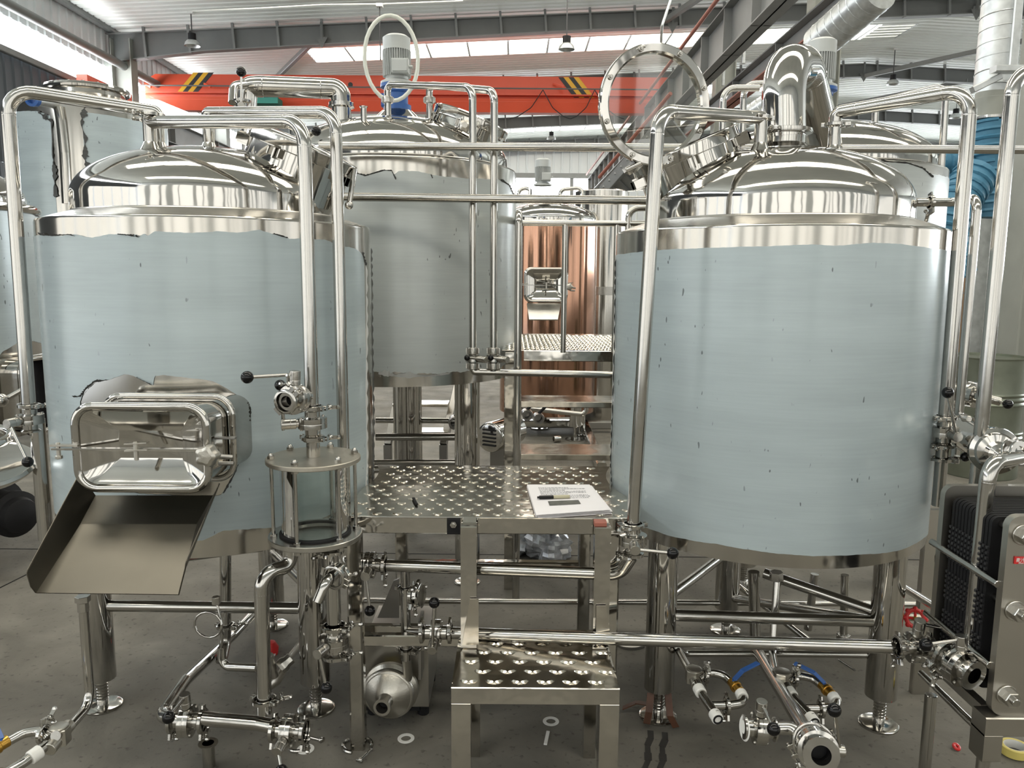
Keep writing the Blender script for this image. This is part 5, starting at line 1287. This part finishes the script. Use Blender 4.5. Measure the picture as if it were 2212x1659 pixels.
# extra valve cluster at tee upper
m = MB(); c0 = P(905, 1285, 2.52); t = thing('clamped_port', c0, 'stack of clamped blank ports beside the branch pipe above the pump', 'clamp')
m.lathe(c0, (1, -.3, .05), [(0, -.03), (.022, -.03), (.022, 0), (.034, .004), (.034, .012), (0, .014)], 24); link('blank_cap', m, 'pipe', t)
clamp(t, c0 + V((.004, 0, 0)), (1, -.3, .05), .034, (0, -.4, 1)); clamp(t, c0 + V((-.02, 0, 0)), (1, -.3, .05), .03, (.2, -.6, -1))

# ------------------------------------------------------------------ right side under the tank
fa, fb = P(1655, 1190, 3.0), P(1655, 1395, 2.95)
v3 = P(1765, 1618, 1.98)
pipe('slanted drain pipe from the right tank bottom forward to the floor valve', [P(1628, 1235, 2.95), P(1632, 1400, 2.95), v3 + (P(1700, 1520, 2.35) - v3).normalized() * .045], .022, .05)
pipe('slim vertical pipe from the right tank bottom to the right steam trap', [P(1680, 1240, 2.9), P(1668, 1410, 2.82), P(1678, 1460, 2.6)], .0145, .04)
t = thing('hex_coupling', P(1677, 1242, 2.9), 'hexagon coupling at the bottom rim of the right tank', 'coupling'); m = MB(); m.cyl(P(1677, 1253, 2.9), P(1677, 1235, 2.9), .026, 6, b=.001); link('nut', m, 'satin', t)
# ball valve bottom right: open face with lever up
axv = V((-.30, -1, -.42)).normalized()
axv = (V((v3.x, v3.y, v3.z)) - (P(1700, 1520, 2.35))).normalized()
t = valve('open floor valve facing the camera at the end of the slanted drain pipe, lever upright', v3, axv, v3 + V((.062, -.0, -.005)), P(1802, 1534, 1.95), r=.032, br=.055, clamps='neg', side=(-1, 0, -.5))
v4 = P(1640, 1573, 2.13)
valve('floor valve pointing left beside the slanted drain pipe', v4, (1, -.05, -.05), v4 + V((0, -.01, .08)), P(1671, 1575, 2.02), r=.023, br=.046, side=(0, -.3, -1), clamps=None)
pipe('short pipe joining the left-pointing floor valve to the slanted drain pipe', [v4 + V((.045, 0, 0)), P(1715, 1572, 2.12), P(1738, 1605, 2.08)], .019, .03)
m = MB(); c0 = P(1607, 1573, 2.13); m.lathe(c0, (1, .1, -.1), [(0, 0), (.034, 0), (.036, .002), (.034, .004), (0, .004)], 28)
tag(link('end_disc', m, 'white', org=c0), 'thin pale disc at the mouth of the left-pointing floor valve', 'disc')
# extra legs / drains far under right tank
pipe('dark slanted pipe crossing behind the right tank legs', [P(1590, 1260, 3.6), P(1755, 1390, 3.3)], .016, welds=False)
pipe('thin level pipe far under both tanks', [P(760, 1297, 3.5), P(2020, 1305, 3.45)], .0135, welds=False)
pipe('threaded drop pipe with unions at the back right of the right tank', [P(1825, 1242, 3.1), P(1822, 1395, 3.1)], .016, welds=False, unions=[(P(1824, 1300, 3.1), up), (P(1822, 1378, 3.1), up)])
pipe('vertical pipe by the right rear of the right tank', [P(1760, 1240, 3.4), P(1745, 1360, 3.4)], .018, welds=False)
pipe('bent pipe curving up to the siphon coil beside the plate cooler', [P(1958, 1272, 2.9), P(2032, 1318, 2.55), P(2055, 1275, 2.50)], .0155, .035)
t = thing('siphon_coil', P(2050, 1200, 2.5), 'looped siphon coil with hexagon nut in front of the plate cooler', 'coil')
cc = P(2042, 1208, 2.48); m = MB(); pts = [P(2055, 1272, 2.5), P(2060, 1235, 2.49)] + [cc + V((.026 * cos(x), .01 * sin(x * .5), .046 * sin(x))) for x in [(-.1 + i * 2 * pi / 16) for i in range(0, 17)]] + [P(2055, 1170, 2.49), P(2053, 1130, 2.5)]
m.tube(pts, .004, bend=.012, n=10, seg=3); link('coil_tube', m, 'pipe', t); m = MB(); m.cyl(P(2053, 1130, 2.5), P(2053, 1112, 2.5), .014, 6, b=.001); link('hex_nut', m, 'satin', t)
# valve group at lower right: two valves
c0 = P(1975, 1398, 2.25)
valve('valve at the right end of the long lower cross pipe, lever to the right', c0, (1, 0, 0), c0 + V((-.0, -.02, .085)), P(2078, 1367, 2.28), br=.046, side=(0, -.3, -1), r=.0205)
c1 = P(2075, 1440, 2.10); axw = V((.35, -1, -.12)).normalized()
valve('open valve facing the camera at lower right, lever to the left', c1, axw, c1 + V((-.005, .0, .082)), P(2000, 1393, 2.10), br=.055, r=.029, clamps='neg', side=(-1, 0, -.6))
pipe('short piece joining the two lower right valves', [P(2005, 1402, 2.24), P(2045, 1405, 2.22), c1 - axw * .05], .019, .03)
# plate cooler
gx = G(2122, 1640); 
t = thing('plate_cooler', (gx.x, gx.y, 0), 'plate heat exchanger with bolted steel frame plate at the right edge', 'cooler')
f_ = lambda px, py: P(px, py, 2.0)
X0, Z0, Z1 = f_(2140, 1540).x, f_(2140, 1545).z, f_(2150, 1115).z
def rr4(x0, x1, z0, z1, y, r=.03):
    return rrect(((x0 + x1) / 2, y, (z0 + z1) / 2), x1 - x0, z1 - z0, r, (1, 0, 0), (0, 0, 1))
m = MB(); m.prism(rr4(X0, X0 + .34, Z0, Z1, 2.0), (0, .025, 0)); link('frame_plate', m, 'sheet', t)
m = MB(); m.prism(rr4(X0 - .005, X0 + .34, Z0, Z1 + .0, 2.30), (0, .025, 0)); link('pressure_plate', m, 'sheet', t)
for k in range(12):
    y = 2.09 + k * .0165; m = MB(); m.prism(rr4(X0 + .012, X0 + .33, Z0 + .03, Z1 - .03, y, .02), (0, .0125, 0)); link('gasket_plate', m, 'rubber', t)
m = MB()
for k in range(12):
    y = 2.09 + k * .0165
    for z in range(26): 
        if 9 <= z <= 10 or 17 <= z <= 18: continue
        m.box((X0 + .006, y + .002, Z0 + .05 + z * .0155), (X0 + .014, y + .011, Z0 + .058 + z * .0155))
link('plate_ribs', m, 'black', t)['kind'] = 'stuff'
for z in (Z1 - .05, (Z0 + Z1) / 2 + .02, Z0 + .06):
    for xx in (X0 + .038, X0 + .30):
        m = MB(); m.cyl((xx, 1.955, z), (xx, 2.36, z), .011, 12); b_ = link('tie_bolt', m, 'pipe', t)
        m = MB(); m.cyl((xx, 1.968, z), (xx, 2.0, z), .022, 6, b=.002); m.ring((xx, 1.997, z), (0, 1, 0), .012, .028, .005); link('hex_nut', m, 'satin', b_)
for px, py in ((2050, 1120), (2060, 1260), (2080, 1380)):
    z = P(px, py, 2.6).z; m = MB(); m.cyl((X0 + .0, 2.02, z - .0), (X0 + .0, 2.36, z), .0105, 12); link('side_bar', m, 'pipe', t)
m = MB(); m.box((X0 - .02, 1.985, Z0 - .055), (X0 + .34, 2.05, Z0)); m.box((X0 - .02, 1.985, Z0 - .13), (X0 + .03, 2.05, Z0 - .05)); link('base_frame', m, 'sheet', t)
m = MB(); m.box((X0 + .005, 2.05, Z0 - .03), (X0 + .03, 2.33, Z0)); link('side_rail', m, 'sheet', t)
for y in (2.018, 2.30):
    m = MB(); m.cyl((X0 + .005, y, 0), (X0 + .005, y, Z0 - .11), .018, 18); link('leg', m, 'pipe', t)
o_ = P(2018, 1100, 2.95); m = MB(); m.bar((o_.x, 2.95, 0), (o_.x, 2.95, o_.z), .07, .03, up=(0, 1, 0)); tag(link('support_post', m, 'sheet', org=(o_.x, 2.95, 0)), 'flat stainless support post behind the plate cooler', 'post')
# red sticker with white lettering
m = MB(); p = P(2199, 1211, 1.995); m.box((p.x - .008, 1.996, p.z - .010), (p.x + .045, 1.999, p.z + .010)); stk = link('name_sticker', m, 'red', t); stk['label'] = 'red sticker with white lettering'
def text(body, loc, size, parent, m_='white', rot=(pi / 2, 0, 0)):
    cu = bpy.data.curves.new('sticker_lettering', 'FONT'); cu.body = body; cu.size = size; cu.extrude = .0004
    o = bpy.data.objects.new('sticker_lettering', cu); COL.objects.link(o); o.rotation_euler = rot; cu.materials.append(M[m_])
    bpy.context.view_layer.update(); me = bpy.data.meshes.new_from_object(o); bpy.data.objects.remove(o)
    o = bpy.data.objects.new('sticker_lettering', me); COL.objects.link(o); o.rotation_euler = rot; o['kind'] = 'stuff'
    o.parent = parent; o.location = V(loc) - WL[parent.name]; WL[o.name] = V(loc)
    return o
text('麦汁', (p.x - .005, 1.9955, p.z - .003), .012, stk); text('Wort', (p.x + .002, 1.9955, p.z - .009), .006, stk)
# red handwheel
hw = P(1977, 1336, 2.75); t = thing('hand_wheel', hw, 'red lobed handwheel behind the right tank leg', 'valve')
m = MB(); m.torus(hw, (-.3, -1, .45), .030, .008, 32, 8)
a, b, x = frame((-.3, -1, .45))
for k in range(4):
    an = k * pi / 2; m.cyl(hw, hw + (a * cos(an) + b * sin(an)) * .03, .005, 8)
for k in range(8):
    an = k * pi / 4; m.ball(hw + (a * cos(an) + b * sin(an)) * .035, .010, 8)
link('wheel', m, 'red', t); m = MB(); m.cyl(hw - x * -.012, hw - x * .05, .008, 10); link('stem', m, 'brass', t)
m = MB(); m.tube([hw - x * .05 + V((-.06, .02, 0)), hw - x * .05 + V((.1, .0, 0))], .014, n=12); link('valve_body', m, 'cast', t)
# barrel at right
g = G(2150, 1040); DR = V((g.x + .02, g.y + .29, 0))
t = thing('steel_drum', (DR.x, DR.y, 0), 'worn greenish steel drum behind the pipes at the right edge', 'drum')
zd = P(2150, 775, DR.y - .25).z
pr = [(0, 0), (.285, 0), (.29, .01)]
for zz in (.30, .34, .38, .62, .66, .70):
    pr += [(.29, zd * zz - .015), (.30, zd * zz), (.29, zd * zz + .015)]
pr += [(.29, zd - .02), (.297, zd - .01), (.297, zd), (.28, zd), (.28, zd - .02), (0, zd - .02)]
m = MB(); m.lathe(DR, up, pr, 72); link('drum_body', m, 'drum', t)
m = MB(); dth = atan2(-DR.y, -DR.x); p = DR + V((cos(dth - .12), sin(dth - .12), 0)) * .291 + up * P(2165, 903, DR.y - .27).z
m.lathe(p, V((cos(dth - .12), sin(dth - .12), 0)), [(0, 0), (.022, 0), (.022, .002), (0, .002)], 14); link('bung_hole', m, 'rubber', t)
# ducts, hoses, cardboard at right back
def spiral(label, pts, r, name='spiral_duct', mt='galv', pitch=.12, cat='duct', rr=.012):
    m = MB(); m.tube(pts, r, .3, 28); o = tag(link(name, m, mt, org=pts[0]), label, cat)
    m = MB(); a, b = V(pts[0]), V(pts[-1])
    for (a, b) in zip(pts, pts[1:]):
        a, b = V(a), V(b); L = (b - a).length; e1, e2, e3 = frame(b - a); n = int(L / pitch * 16); q_ = []
        for i in range(n):
            tt_ = i / 16 * 2 * pi; q_.append(a + e3 * (i / 16 * pitch) + (e1 * cos(tt_) + e2 * sin(tt_)) * (r + .001))
        if len(q_) > 2: m.tube(q_, rr, .001, 5, seg=1)
    link('spiral_seam', m, mt, o); return o
q0 = P(2165, -30, 5.6); q1 = VD(P(2146, 160, 5.6), 185)
spiral('vertical silver spiral duct at upper right', [q0, q1], .115, pitch=.09, rr=.004)
t = thing('duct_collar', q1, 'pale duct collar and hose sleeve under the vertical spiral duct', 'collar')
m = MB(); m.cyl(VD(q1, 200), VD(q1, 215), .10, 28); m.cyl(VD(q1, 213), VD(q1, 258), .105, 28, r2=.10); link('collar', m, 'column', t)
m = MB(); m.cyl(VD(q1, 185), VD(q1, 212), .095, 28); link('sleeve', m, 'galv', t)
m = MB(); m.ring(VD(q1, 256), up, .09, .112, .02); link('hose_band', m, 'pipe', t)
spiral('blue ribbed hose hanging under the vertical duct', [VD(q1, 262), VD(q1, 350), P(2120, 470, 5.6)], .10, 'ribbed_hose', 'bluehose', .055, 'hose', .014)
spiral('blue ribbed hose running left behind the right dome', [P(2000, 348, 5.6), P(2070, 352, 5.6), P(2100, 370, 5.6)], .075, 'ribbed_hose', 'bluehose', .05, 'hose', .012)
spiral('blue ribbed hose curling down beside the right tank', [P(2110, 375, 5.4), P(2060, 450, 5.3), P(2040, 500, 5.3), P(2060, 600, 5.3)], .13, 'ribbed_hose', 'bluehose', .06, 'hose', .014)
spiral('silver spiral duct slanting up beside the right grey motor', [P(1768, 95, 9.5), P(1900, -20, 8.6)], .20, pitch=.12, rr=.006)
spiral('small far spiral duct seen behind the twin risers on the right', [P(1600, 262, 12), P(1665, 218, 11.6)], .14, pitch=.1, rr=.005)
t = thing('duct_bracket', P(2170, 160, 5.4), 'galvanised angle bracket carrying the vertical duct', 'bracket')
m = MB(); m.bar(P(2145, 150, 5.35), P(2212, 150, 5.35), .08, .04); m.bar(P(2100, 195, 5.4), P(2160, 165, 5.4), .05, .04); m.bar(P(2200, -30, 5.5), VD(P(2200, -30, 5.5), 145), .06, .06); link('angle', m, 'galv', t)
m = MB(); p = P(2120, 560, 7.3); m.bar(VD(p, 350), (p.x, p.y, 0), .12, .05, up=(0, 1, 0)); o = tag(link('galvanised_post', m, 'galv', org=(p.x, p.y, 0)), 'pale galvanised strip post between the right pipes', 'post')
t = thing('cardboard_sheet', G(2090, 1000), 'brown cardboard sheet standing behind the right pipes', 'cardboard')
a = P(2052, 500, 7.5); b = P(2150, 500, 7.5); z0 = P(2052, 765, 7.5).z
for k in range(2):
    m = MB(); zA, zB_ = (a.z, (a.z + z0) / 2 + .01) if k == 0 else ((a.z + z0) / 2, .01); m.box((a.x, 7.5 + .01 * k, zB_), (b.x, 7.53 + .01 * k, zA)); link('panel', m, 'brown', t)
t = thing('dust_collector', P(2080, 440, 6.5), 'dark grey machine cabinet behind the blue hoses', 'machine')
m = MB(); a = P(2005, 445, 8.0); b = P(2110, 445, 8.0); m.box((a.x, 8.0, .0), (b.x + .3, 8.6, a.z)); link('cabinet', m, 'beam', t)
m = MB(); m.box((a.x - .01, 7.98, a.z - .04), (b.x + .31, 8.62, a.z + .02)); link('lid', m, 'rafter', t)
# ------------------------------------------------------------------ back platform, stairs, floor items behind
Ybp = 3.95
t = thing('back_platform', P(1220, 760, Ybp), 'higher chequer-plate platform with railing behind the work platform', 'platform')
zt = P(1220, 757, Ybp).z; xa, xb = P(1085, 760, Ybp).x, P(1420, 760, Ybp).x
m = MB(); m.box((xa, Ybp, zt - .004), (xb, Ybp + 1.1, zt)); link('deck_plate', m, 'plate', t)
rows = [(xa + .03 + i * .05 + (.025 if j % 2 else 0), Ybp + .03 + j * .05, 1 if (i + j) % 2 else -1) for i in range(int((xb - xa) / .05)) for j in range(20)]
studs(t, zt, rows, lambda x, y: True, chev=True, ln=.024, w=.008, h=.004)
m = MB(); m.box((P(1132, 760, Ybp).x, Ybp - .01, zt - .055), (xb, Ybp + .03, zt)); link('front_rail', m, 'tube', t)
for px in (1100,):
    m = MB(); X = P(px, 800, Ybp).x; m.box((X - .02, Ybp, 0), (X + .035, Ybp + .06, zt - .01)); link('leg', m, 'tube', t)
m = MB(); m.box((P(1085, 760, Ybp).x, Ybp + 1.0, 0), (P(1085, 760, Ybp).x + .05, Ybp + 1.05, zt)); link('leg', m, 'tube', t)
po = P(1119, 700, 3.80); pt_ = VD(po, 460)
m = MB(); m.tube([(po.x, po.y, 0), pt_, (po.x, po.y + 1.0, pt_.z)], .0185, .05, 20); link('rail_post', m, 'pipe', t)
zr_ = P(1200, 482, 3.84).z
m = MB(); m.cyl((po.x, 3.84, zr_), (P(1480, 482, 3.84).x, 3.84, zr_), .0145, 16); link('hand_rail', m, 'pipe', t)
for px in (1219, 1330):
    X = P(px, 600, 3.84); m = MB(); m.cyl((X.x, 3.84, zr_), (X.x, 3.84, zt), .0135, 16); link('rail_post', m, 'pipe', t)
m = MB(); a = P(1355, 560, 3.84); m.tube([VD(a, 560), VD(a, 450), P(1420, 448, 3.84)], .0155, .05, 16); link('rail_post', m, 'pipe', t)
for py, dy in ((868, 0), (982, 0)):
    zz = P(1220, py, 3.85).z; m = MB(); m.box((P(1126, py, 3.85).x, 3.85, zz - .03), (xb, 4.10 if py > 900 else 4.06, zz)); o = link('stair_tread', m, 'plate', t)
# step ladder far behind
t = thing('step_ladder', G(900, 1080), 'dull steel step ladder standing behind the middle tank legs', 'ladder')
Yl = 5.2
for px0, px1 in ((968, 1), (838, 1)):
    a = P(px0 + (20 if px0 > 900 else 26), 835, Yl + .25); b = P(px0 - (10 if px0 > 900 else 0), 960, Yl); m = MB()
    m.bar(a, b, .05, .03); bb = VD(b, 1065); bb.z = 0; m.bar(b, bb, .055, .05, up=(0, 1, 0)); link('side_rail', m, 'dkmetal', t)
for py, Y in ((870, Yl + .15), (930, Yl)):
    m = MB(); a = P(850, py, Y); b = P(968, py, Y); m.box((a.x, Y - .05, a.z - .02), (b.x, Y + .12, a.z)); link('tread', m, 'plate', t)
t = thing('tank_leg_frame', G(865, 1075), 'far tank support leg with clamp seen beside the step ladder', 'frame')
p = G(864, 1060); p.y = 4.9; pz = P(864, 830, 4.9); 
m = MB(); m.cyl((pz.x, 4.9, .12), (pz.x, 4.9, pz.z), .045, 20); link('leg', m, 'pipe', t); m = MB(); m.cyl((pz.x, 4.9, .0), (pz.x, 4.9, .13), .03, 14); link('foot', m, 'ball', t)
pipe('level pipe behind the middle tank legs, upper', [P(812, 908, 5.0), P(985, 909, 5.0)], .018, welds=False)
pipe('level pipe behind the middle tank legs, lower', [P(812, 944, 4.6), P(995, 944, 4.6)], .022, welds=False)
pipe('floor-level header pipe beyond the platform', [P(800, 999, 4.25), P(995, 999, 4.25)], .016, welds=False)
pipe('thin drain pipe with bent end below the back platform', [P(1125, 880, 6.6), P(1265, 896, 6.6), P(1268, 870, 6.6)], .022, .05)
t = thing('far_motor', G(1060, 985), 'horizontal motor with slotted round cover on the floor behind the middle tank', 'motor')
c0 = P(1058, 945, 6.0); m = MB(); m.lathe(c0, (-.5, -.86, 0), [(0, -.4), (.1, -.4), (.115, -.38), (.12, -.02), (.115, 0), (.10, .005), (0, .01)], 40); link('housing', m, 'mirror', t)
c0z = c0
for k in range(5):
    m = MB(); s_ = (k - 2) * .03; d_ = V((.86, -.5, 0)); q_ = c0 + V((-.5, -.86, 0)) * .012 + up * s_; m.bar(q_ - d_ * .06, q_ + d_ * .06, .006, .012); link('slot', m, 'rubber', t)
m = MB(); m.box((c0.x + .0, c0.y + .1, 0), (c0.x + .22, c0.y + .3, c0.z - .08)); link('base', m, 'dkmetal', t)
# far frames on the floor at right centre
t = thing('skid_frame', G(1240, 960), 'low square-tube skid frame on the floor behind the stair treads', 'frame')
a, b = G(1130, 915, .08), G(1262, 915, .08)
m = MB(); m.bar(a, b, .08, .08); link('beam', m, 'tube', t)
m = MB(); m.bar(b, G(1300, 1010, .08), .08, .08); link('beam', m, 'tube', t)
m = MB(); m.bar(G(1262, 918, .08), G(1330, 918, .08), .08, .08); link('beam', m, 'dkmetal', t)
for i, (px, py) in enumerate(((1165, 925), (1242, 950))):
    g = G(px, py); t = thing('adjustable_leg', g, ['far tank leg with foot plate under the copper tank, left', 'far tank leg with foot plate under the copper tank, right'][i], 'leg')
    zz = P(px, 860, g.y).z; m = MB(); m.cyl((g.x, g.y, .14), (g.x, g.y, zz), .06, 20); link('tube', m, 'pipe', t); m = MB(); m.cyl((g.x, g.y, .0), (g.x, g.y, .15), .02, 10); m.cyl((g.x, g.y, 0), (g.x, g.y, .012), .10, 24); link('foot_plate', m, 'pipe', t)
for i, (px, py, Y) in enumerate(((1163, 903, 6.2), (983, 912, 5.0), (1138, 895, 6.0))):
    c0 = P(px, py, Y); t = thing('small_valve', c0, ['small dark valve mouth below the stair treads', 'small dark valve mouth beside the step ladder', 'small dark valve left of the long rail post'][i], 'valve')
    m = MB(); m.lathe(c0, (.1, -1, 0), [(.03, -.01), (.03, .05), (.042, .05), (.046, .03), (.046, -.03), (0, -.03)], 20); link('body', m, 'dkmetal', t); m = MB(); m.cyl(c0 + V((0, -.02, .04)), c0 + V((.06, -.02, .1)), .012, 8); link('handle', m, 'rubber', t)
g = G(1203, 948, .035); t = thing('pipe_offcut', g, 'tiny shiny pipe offcut on the floor under the back platform', 'offcut'); m = MB(); m.ring(g, (1, .4, 0), .02, .033, .07); link('ring', m, 'mirror', t)
# plastic bags under the platform
def blob(name, g, r, seed, label, mt, flat=.6):
    R = random.Random(seed); m = MB(); n = 22; k = 14; vs = []; fs = []
    for i in range(k + 1):
        for j in range(n):
            a, b = pi * i / k, 2 * pi * j / n
            rr = r * (1 + .22 * sin(3 * b + seed + 2 * a) + .16 * sin(5 * a + 7 * b) + R.uniform(-.10, .10)); zz = max(0.001, g.z + r * flat * .9 + rr * cos(a) * flat)
            vs.append(V((g.x + rr * sin(a) * cos(b), g.y + rr * sin(a) * sin(b), zz)))
    for i in range(k):
        for j in range(n): fs.append((i * n + j, i * n + (j + 1) % n, (i + 1) * n + (j + 1) % n, (i + 1) * n + j))
    m.add(vs, fs); tag(link(name, m, mt, org=g, ang=10), label, 'bag')
M['bag'] = mat('plastic_bag', (.42, .44, .47), .12, .3, var=.4, vscale=25)
blob('plastic_bag', G(1188, 1210), .125, 2, 'crumpled clear plastic bag on the floor seen under the platform', 'bag', .75)
blob('plastic_bag', G(1140, 1195), .11, 5, 'flatter crumpled plastic bag left of the round one under the platform', 'bag', .6)
t = thing('box_leg', G(1112, 1200), 'pale square post standing behind the platform beside the plastic bags', 'post'); g = G(1113, 1205); m = MB(); m.box((g.x - .022, g.y, 0), (g.x + .022, g.y + .04, P(1113, 1120, g.y).z)); link('post', m, 'satin', t)
# ------------------------------------------------------------------ small items on the floor
def washer(px, py, label):
    g = G(px, py, .002); m = MB(); m.ring(g, up, .018, .030, .0035, 32); tag(link('gasket_ring', m, 'white', org=g), label, 'gasket', 'white gasket rings on the floor')
washer(877, 1595, 'white gasket ring on the floor right of the open clamp'); washer(1190, 1558, 'white gasket ring on the floor under the step'); washer(660, 1618, 'white gasket ring under the open clamp by the manifold valve')
g = G(1181, 1594, .004); m = MB(); m.bar(G(1184, 1580, .004), G(1178, 1608, .004), .012, .005); tag(link('plastic_strip', m, 'white', org=g), 'small white strip on the floor under the step', 'strip')
def openclamp(px, py, s, rot, label):
    g = G(px, py, .008); t = thing('open_clamp', g, label, 'clamp', 'loose open clamps on the floor')
    m = MB(); e1 = V((cos(rot), sin(rot), 0)); e2 = V((-sin(rot), cos(rot), 0))
    for s0, a0, a1 in ((0, .2, 2.6), (1, 2.8, 5.0)):
        pts = [g + (e1 * cos(a0 + (a1 - a0) * i / 10) + e2 * sin(a0 + (a1 - a0) * i / 10)) * .036 * s + (e1 * -.012 if s0 else V((0, 0, 0))) for i in range(11)]
        mm = MB(); mm.tube(pts, .0055 * s, .01, 8, seg=1); link('clamp_half', mm, 'pipe', t)
    mm = MB(); p = g + e1 * .042 * s; mm.cyl(p, p - e2 * .055 * s + e1 * .0, .004, 8); mm.ball(p - e2 * .055 * s, .009, 8); mm.bar(p - e2 * .06 * s - e1 * .012, p - e2 * .06 * s + e1 * .012, .006, .008); link('wing_bolt', mm, 'pipe', t)
openclamp(775, 1610, 1.25, -.4, 'open pipe clamp lying on the floor left of the white gasket ring'); openclamp(650, 1605, 1.0, 1.2, 'open pipe clamp lying beside the right manifold valve')
g = G(452, 1655, .0); t = thing('ferrule_stub', g, 'short flared pipe stub standing on the floor at the bottom edge', 'pipe')
m = MB(); zt = .085; m.lathe(g, up, [(.017, 0), (.0205, 0), (.0205, zt - .012), (.024, zt - .006), (.032, zt - .003), (.032, zt), (.019, zt), (.017, zt - .01), (.017, 0)], 32); link('tube', m, 'mirror', t)
g = G(2066, 1613, .01); t = thing('red_ring', g, 'tiny red plastic ring on the floor at lower right', 'ring'); m = MB(); m.torus(g, (.3, -.5, 1), .010, .0055, 20, 8); link('ring', m, 'red', t)
g = G(2192, 1618, .018); t = thing('tape_roll', g, 'roll of yellow masking tape under the plate cooler', 'tape'); m = MB(); m.ring(g, up, .036, .047, .03, 40); link('tape', m, 'tape', t); m = MB(); m.ring(g, up, .034, .036, .03, 40); link('core', m, 'white', t)
g = G(1830, 1437, .004); t = thing('welding_rod', g, 'thin welding rod on the floor behind the right tank legs', 'rod'); m = MB(); m.cyl(G(1812, 1424, .004), G(1848, 1448, .004), .003, 8); link('rod', m, 'pipe', t)
# rag at right tank left foot
t = thing('leather_strap', G(1400, 1560), 'torn brown straps lying over the left foot of the right tank', 'strap')
m = MB(); f = RFL
for pts in (([(-.06, -.10, .03), (-.045, -.06, .05), (-.035, -.03, .11)]), ([(.05, -.09, .01), (.035, -.05, .03), (.03, -.02, .11)]), ([(-.13, .02, .02), (-.08, .01, .05), (-.04, -.02, .06)])):
    pts = [f + V(p) for p in pts]
    for a, b in zip(pts, pts[1:]): m.bar(a, b, .026, .004)
link('strap', m, mat('brown_leather', (.085, .035, .018), .5, var=.3, vscale=20), t)
for i, (x0, y0, x1, y1) in enumerate(((1405, 1578, 1392, 1690), (1436, 1582, 1425, 1690))):
    pts = [G(x0 + (x1 - x0) * k / 7 + 3 * sin(k * 2.1), y0 + (y1 - y0) * k / 7, .0008) for k in range(8)]
    m = MB()
    for a, b in zip(pts, pts[1:]): m.bar(a, b, .022 + .004 * sin(i + a.y * 60), .001, ch=0)
    o = link('wet_streak', m, mat('wet_floor', (.022, .021, .019), .45), fl)
g = P(1380, 1372, 3.0); t = thing('pipe_flange', G(1350, 1388), 'brownish flat flange ring lying on the floor behind the step', 'flange'); m = MB(); m.ring(G(1360, 1385, .006), up, .03, .075, .012, 36); link('ring', m, 'dkmetal', t)
for i, (px, py) in enumerate(((1575, 1390), (250, 1275))):
    pass
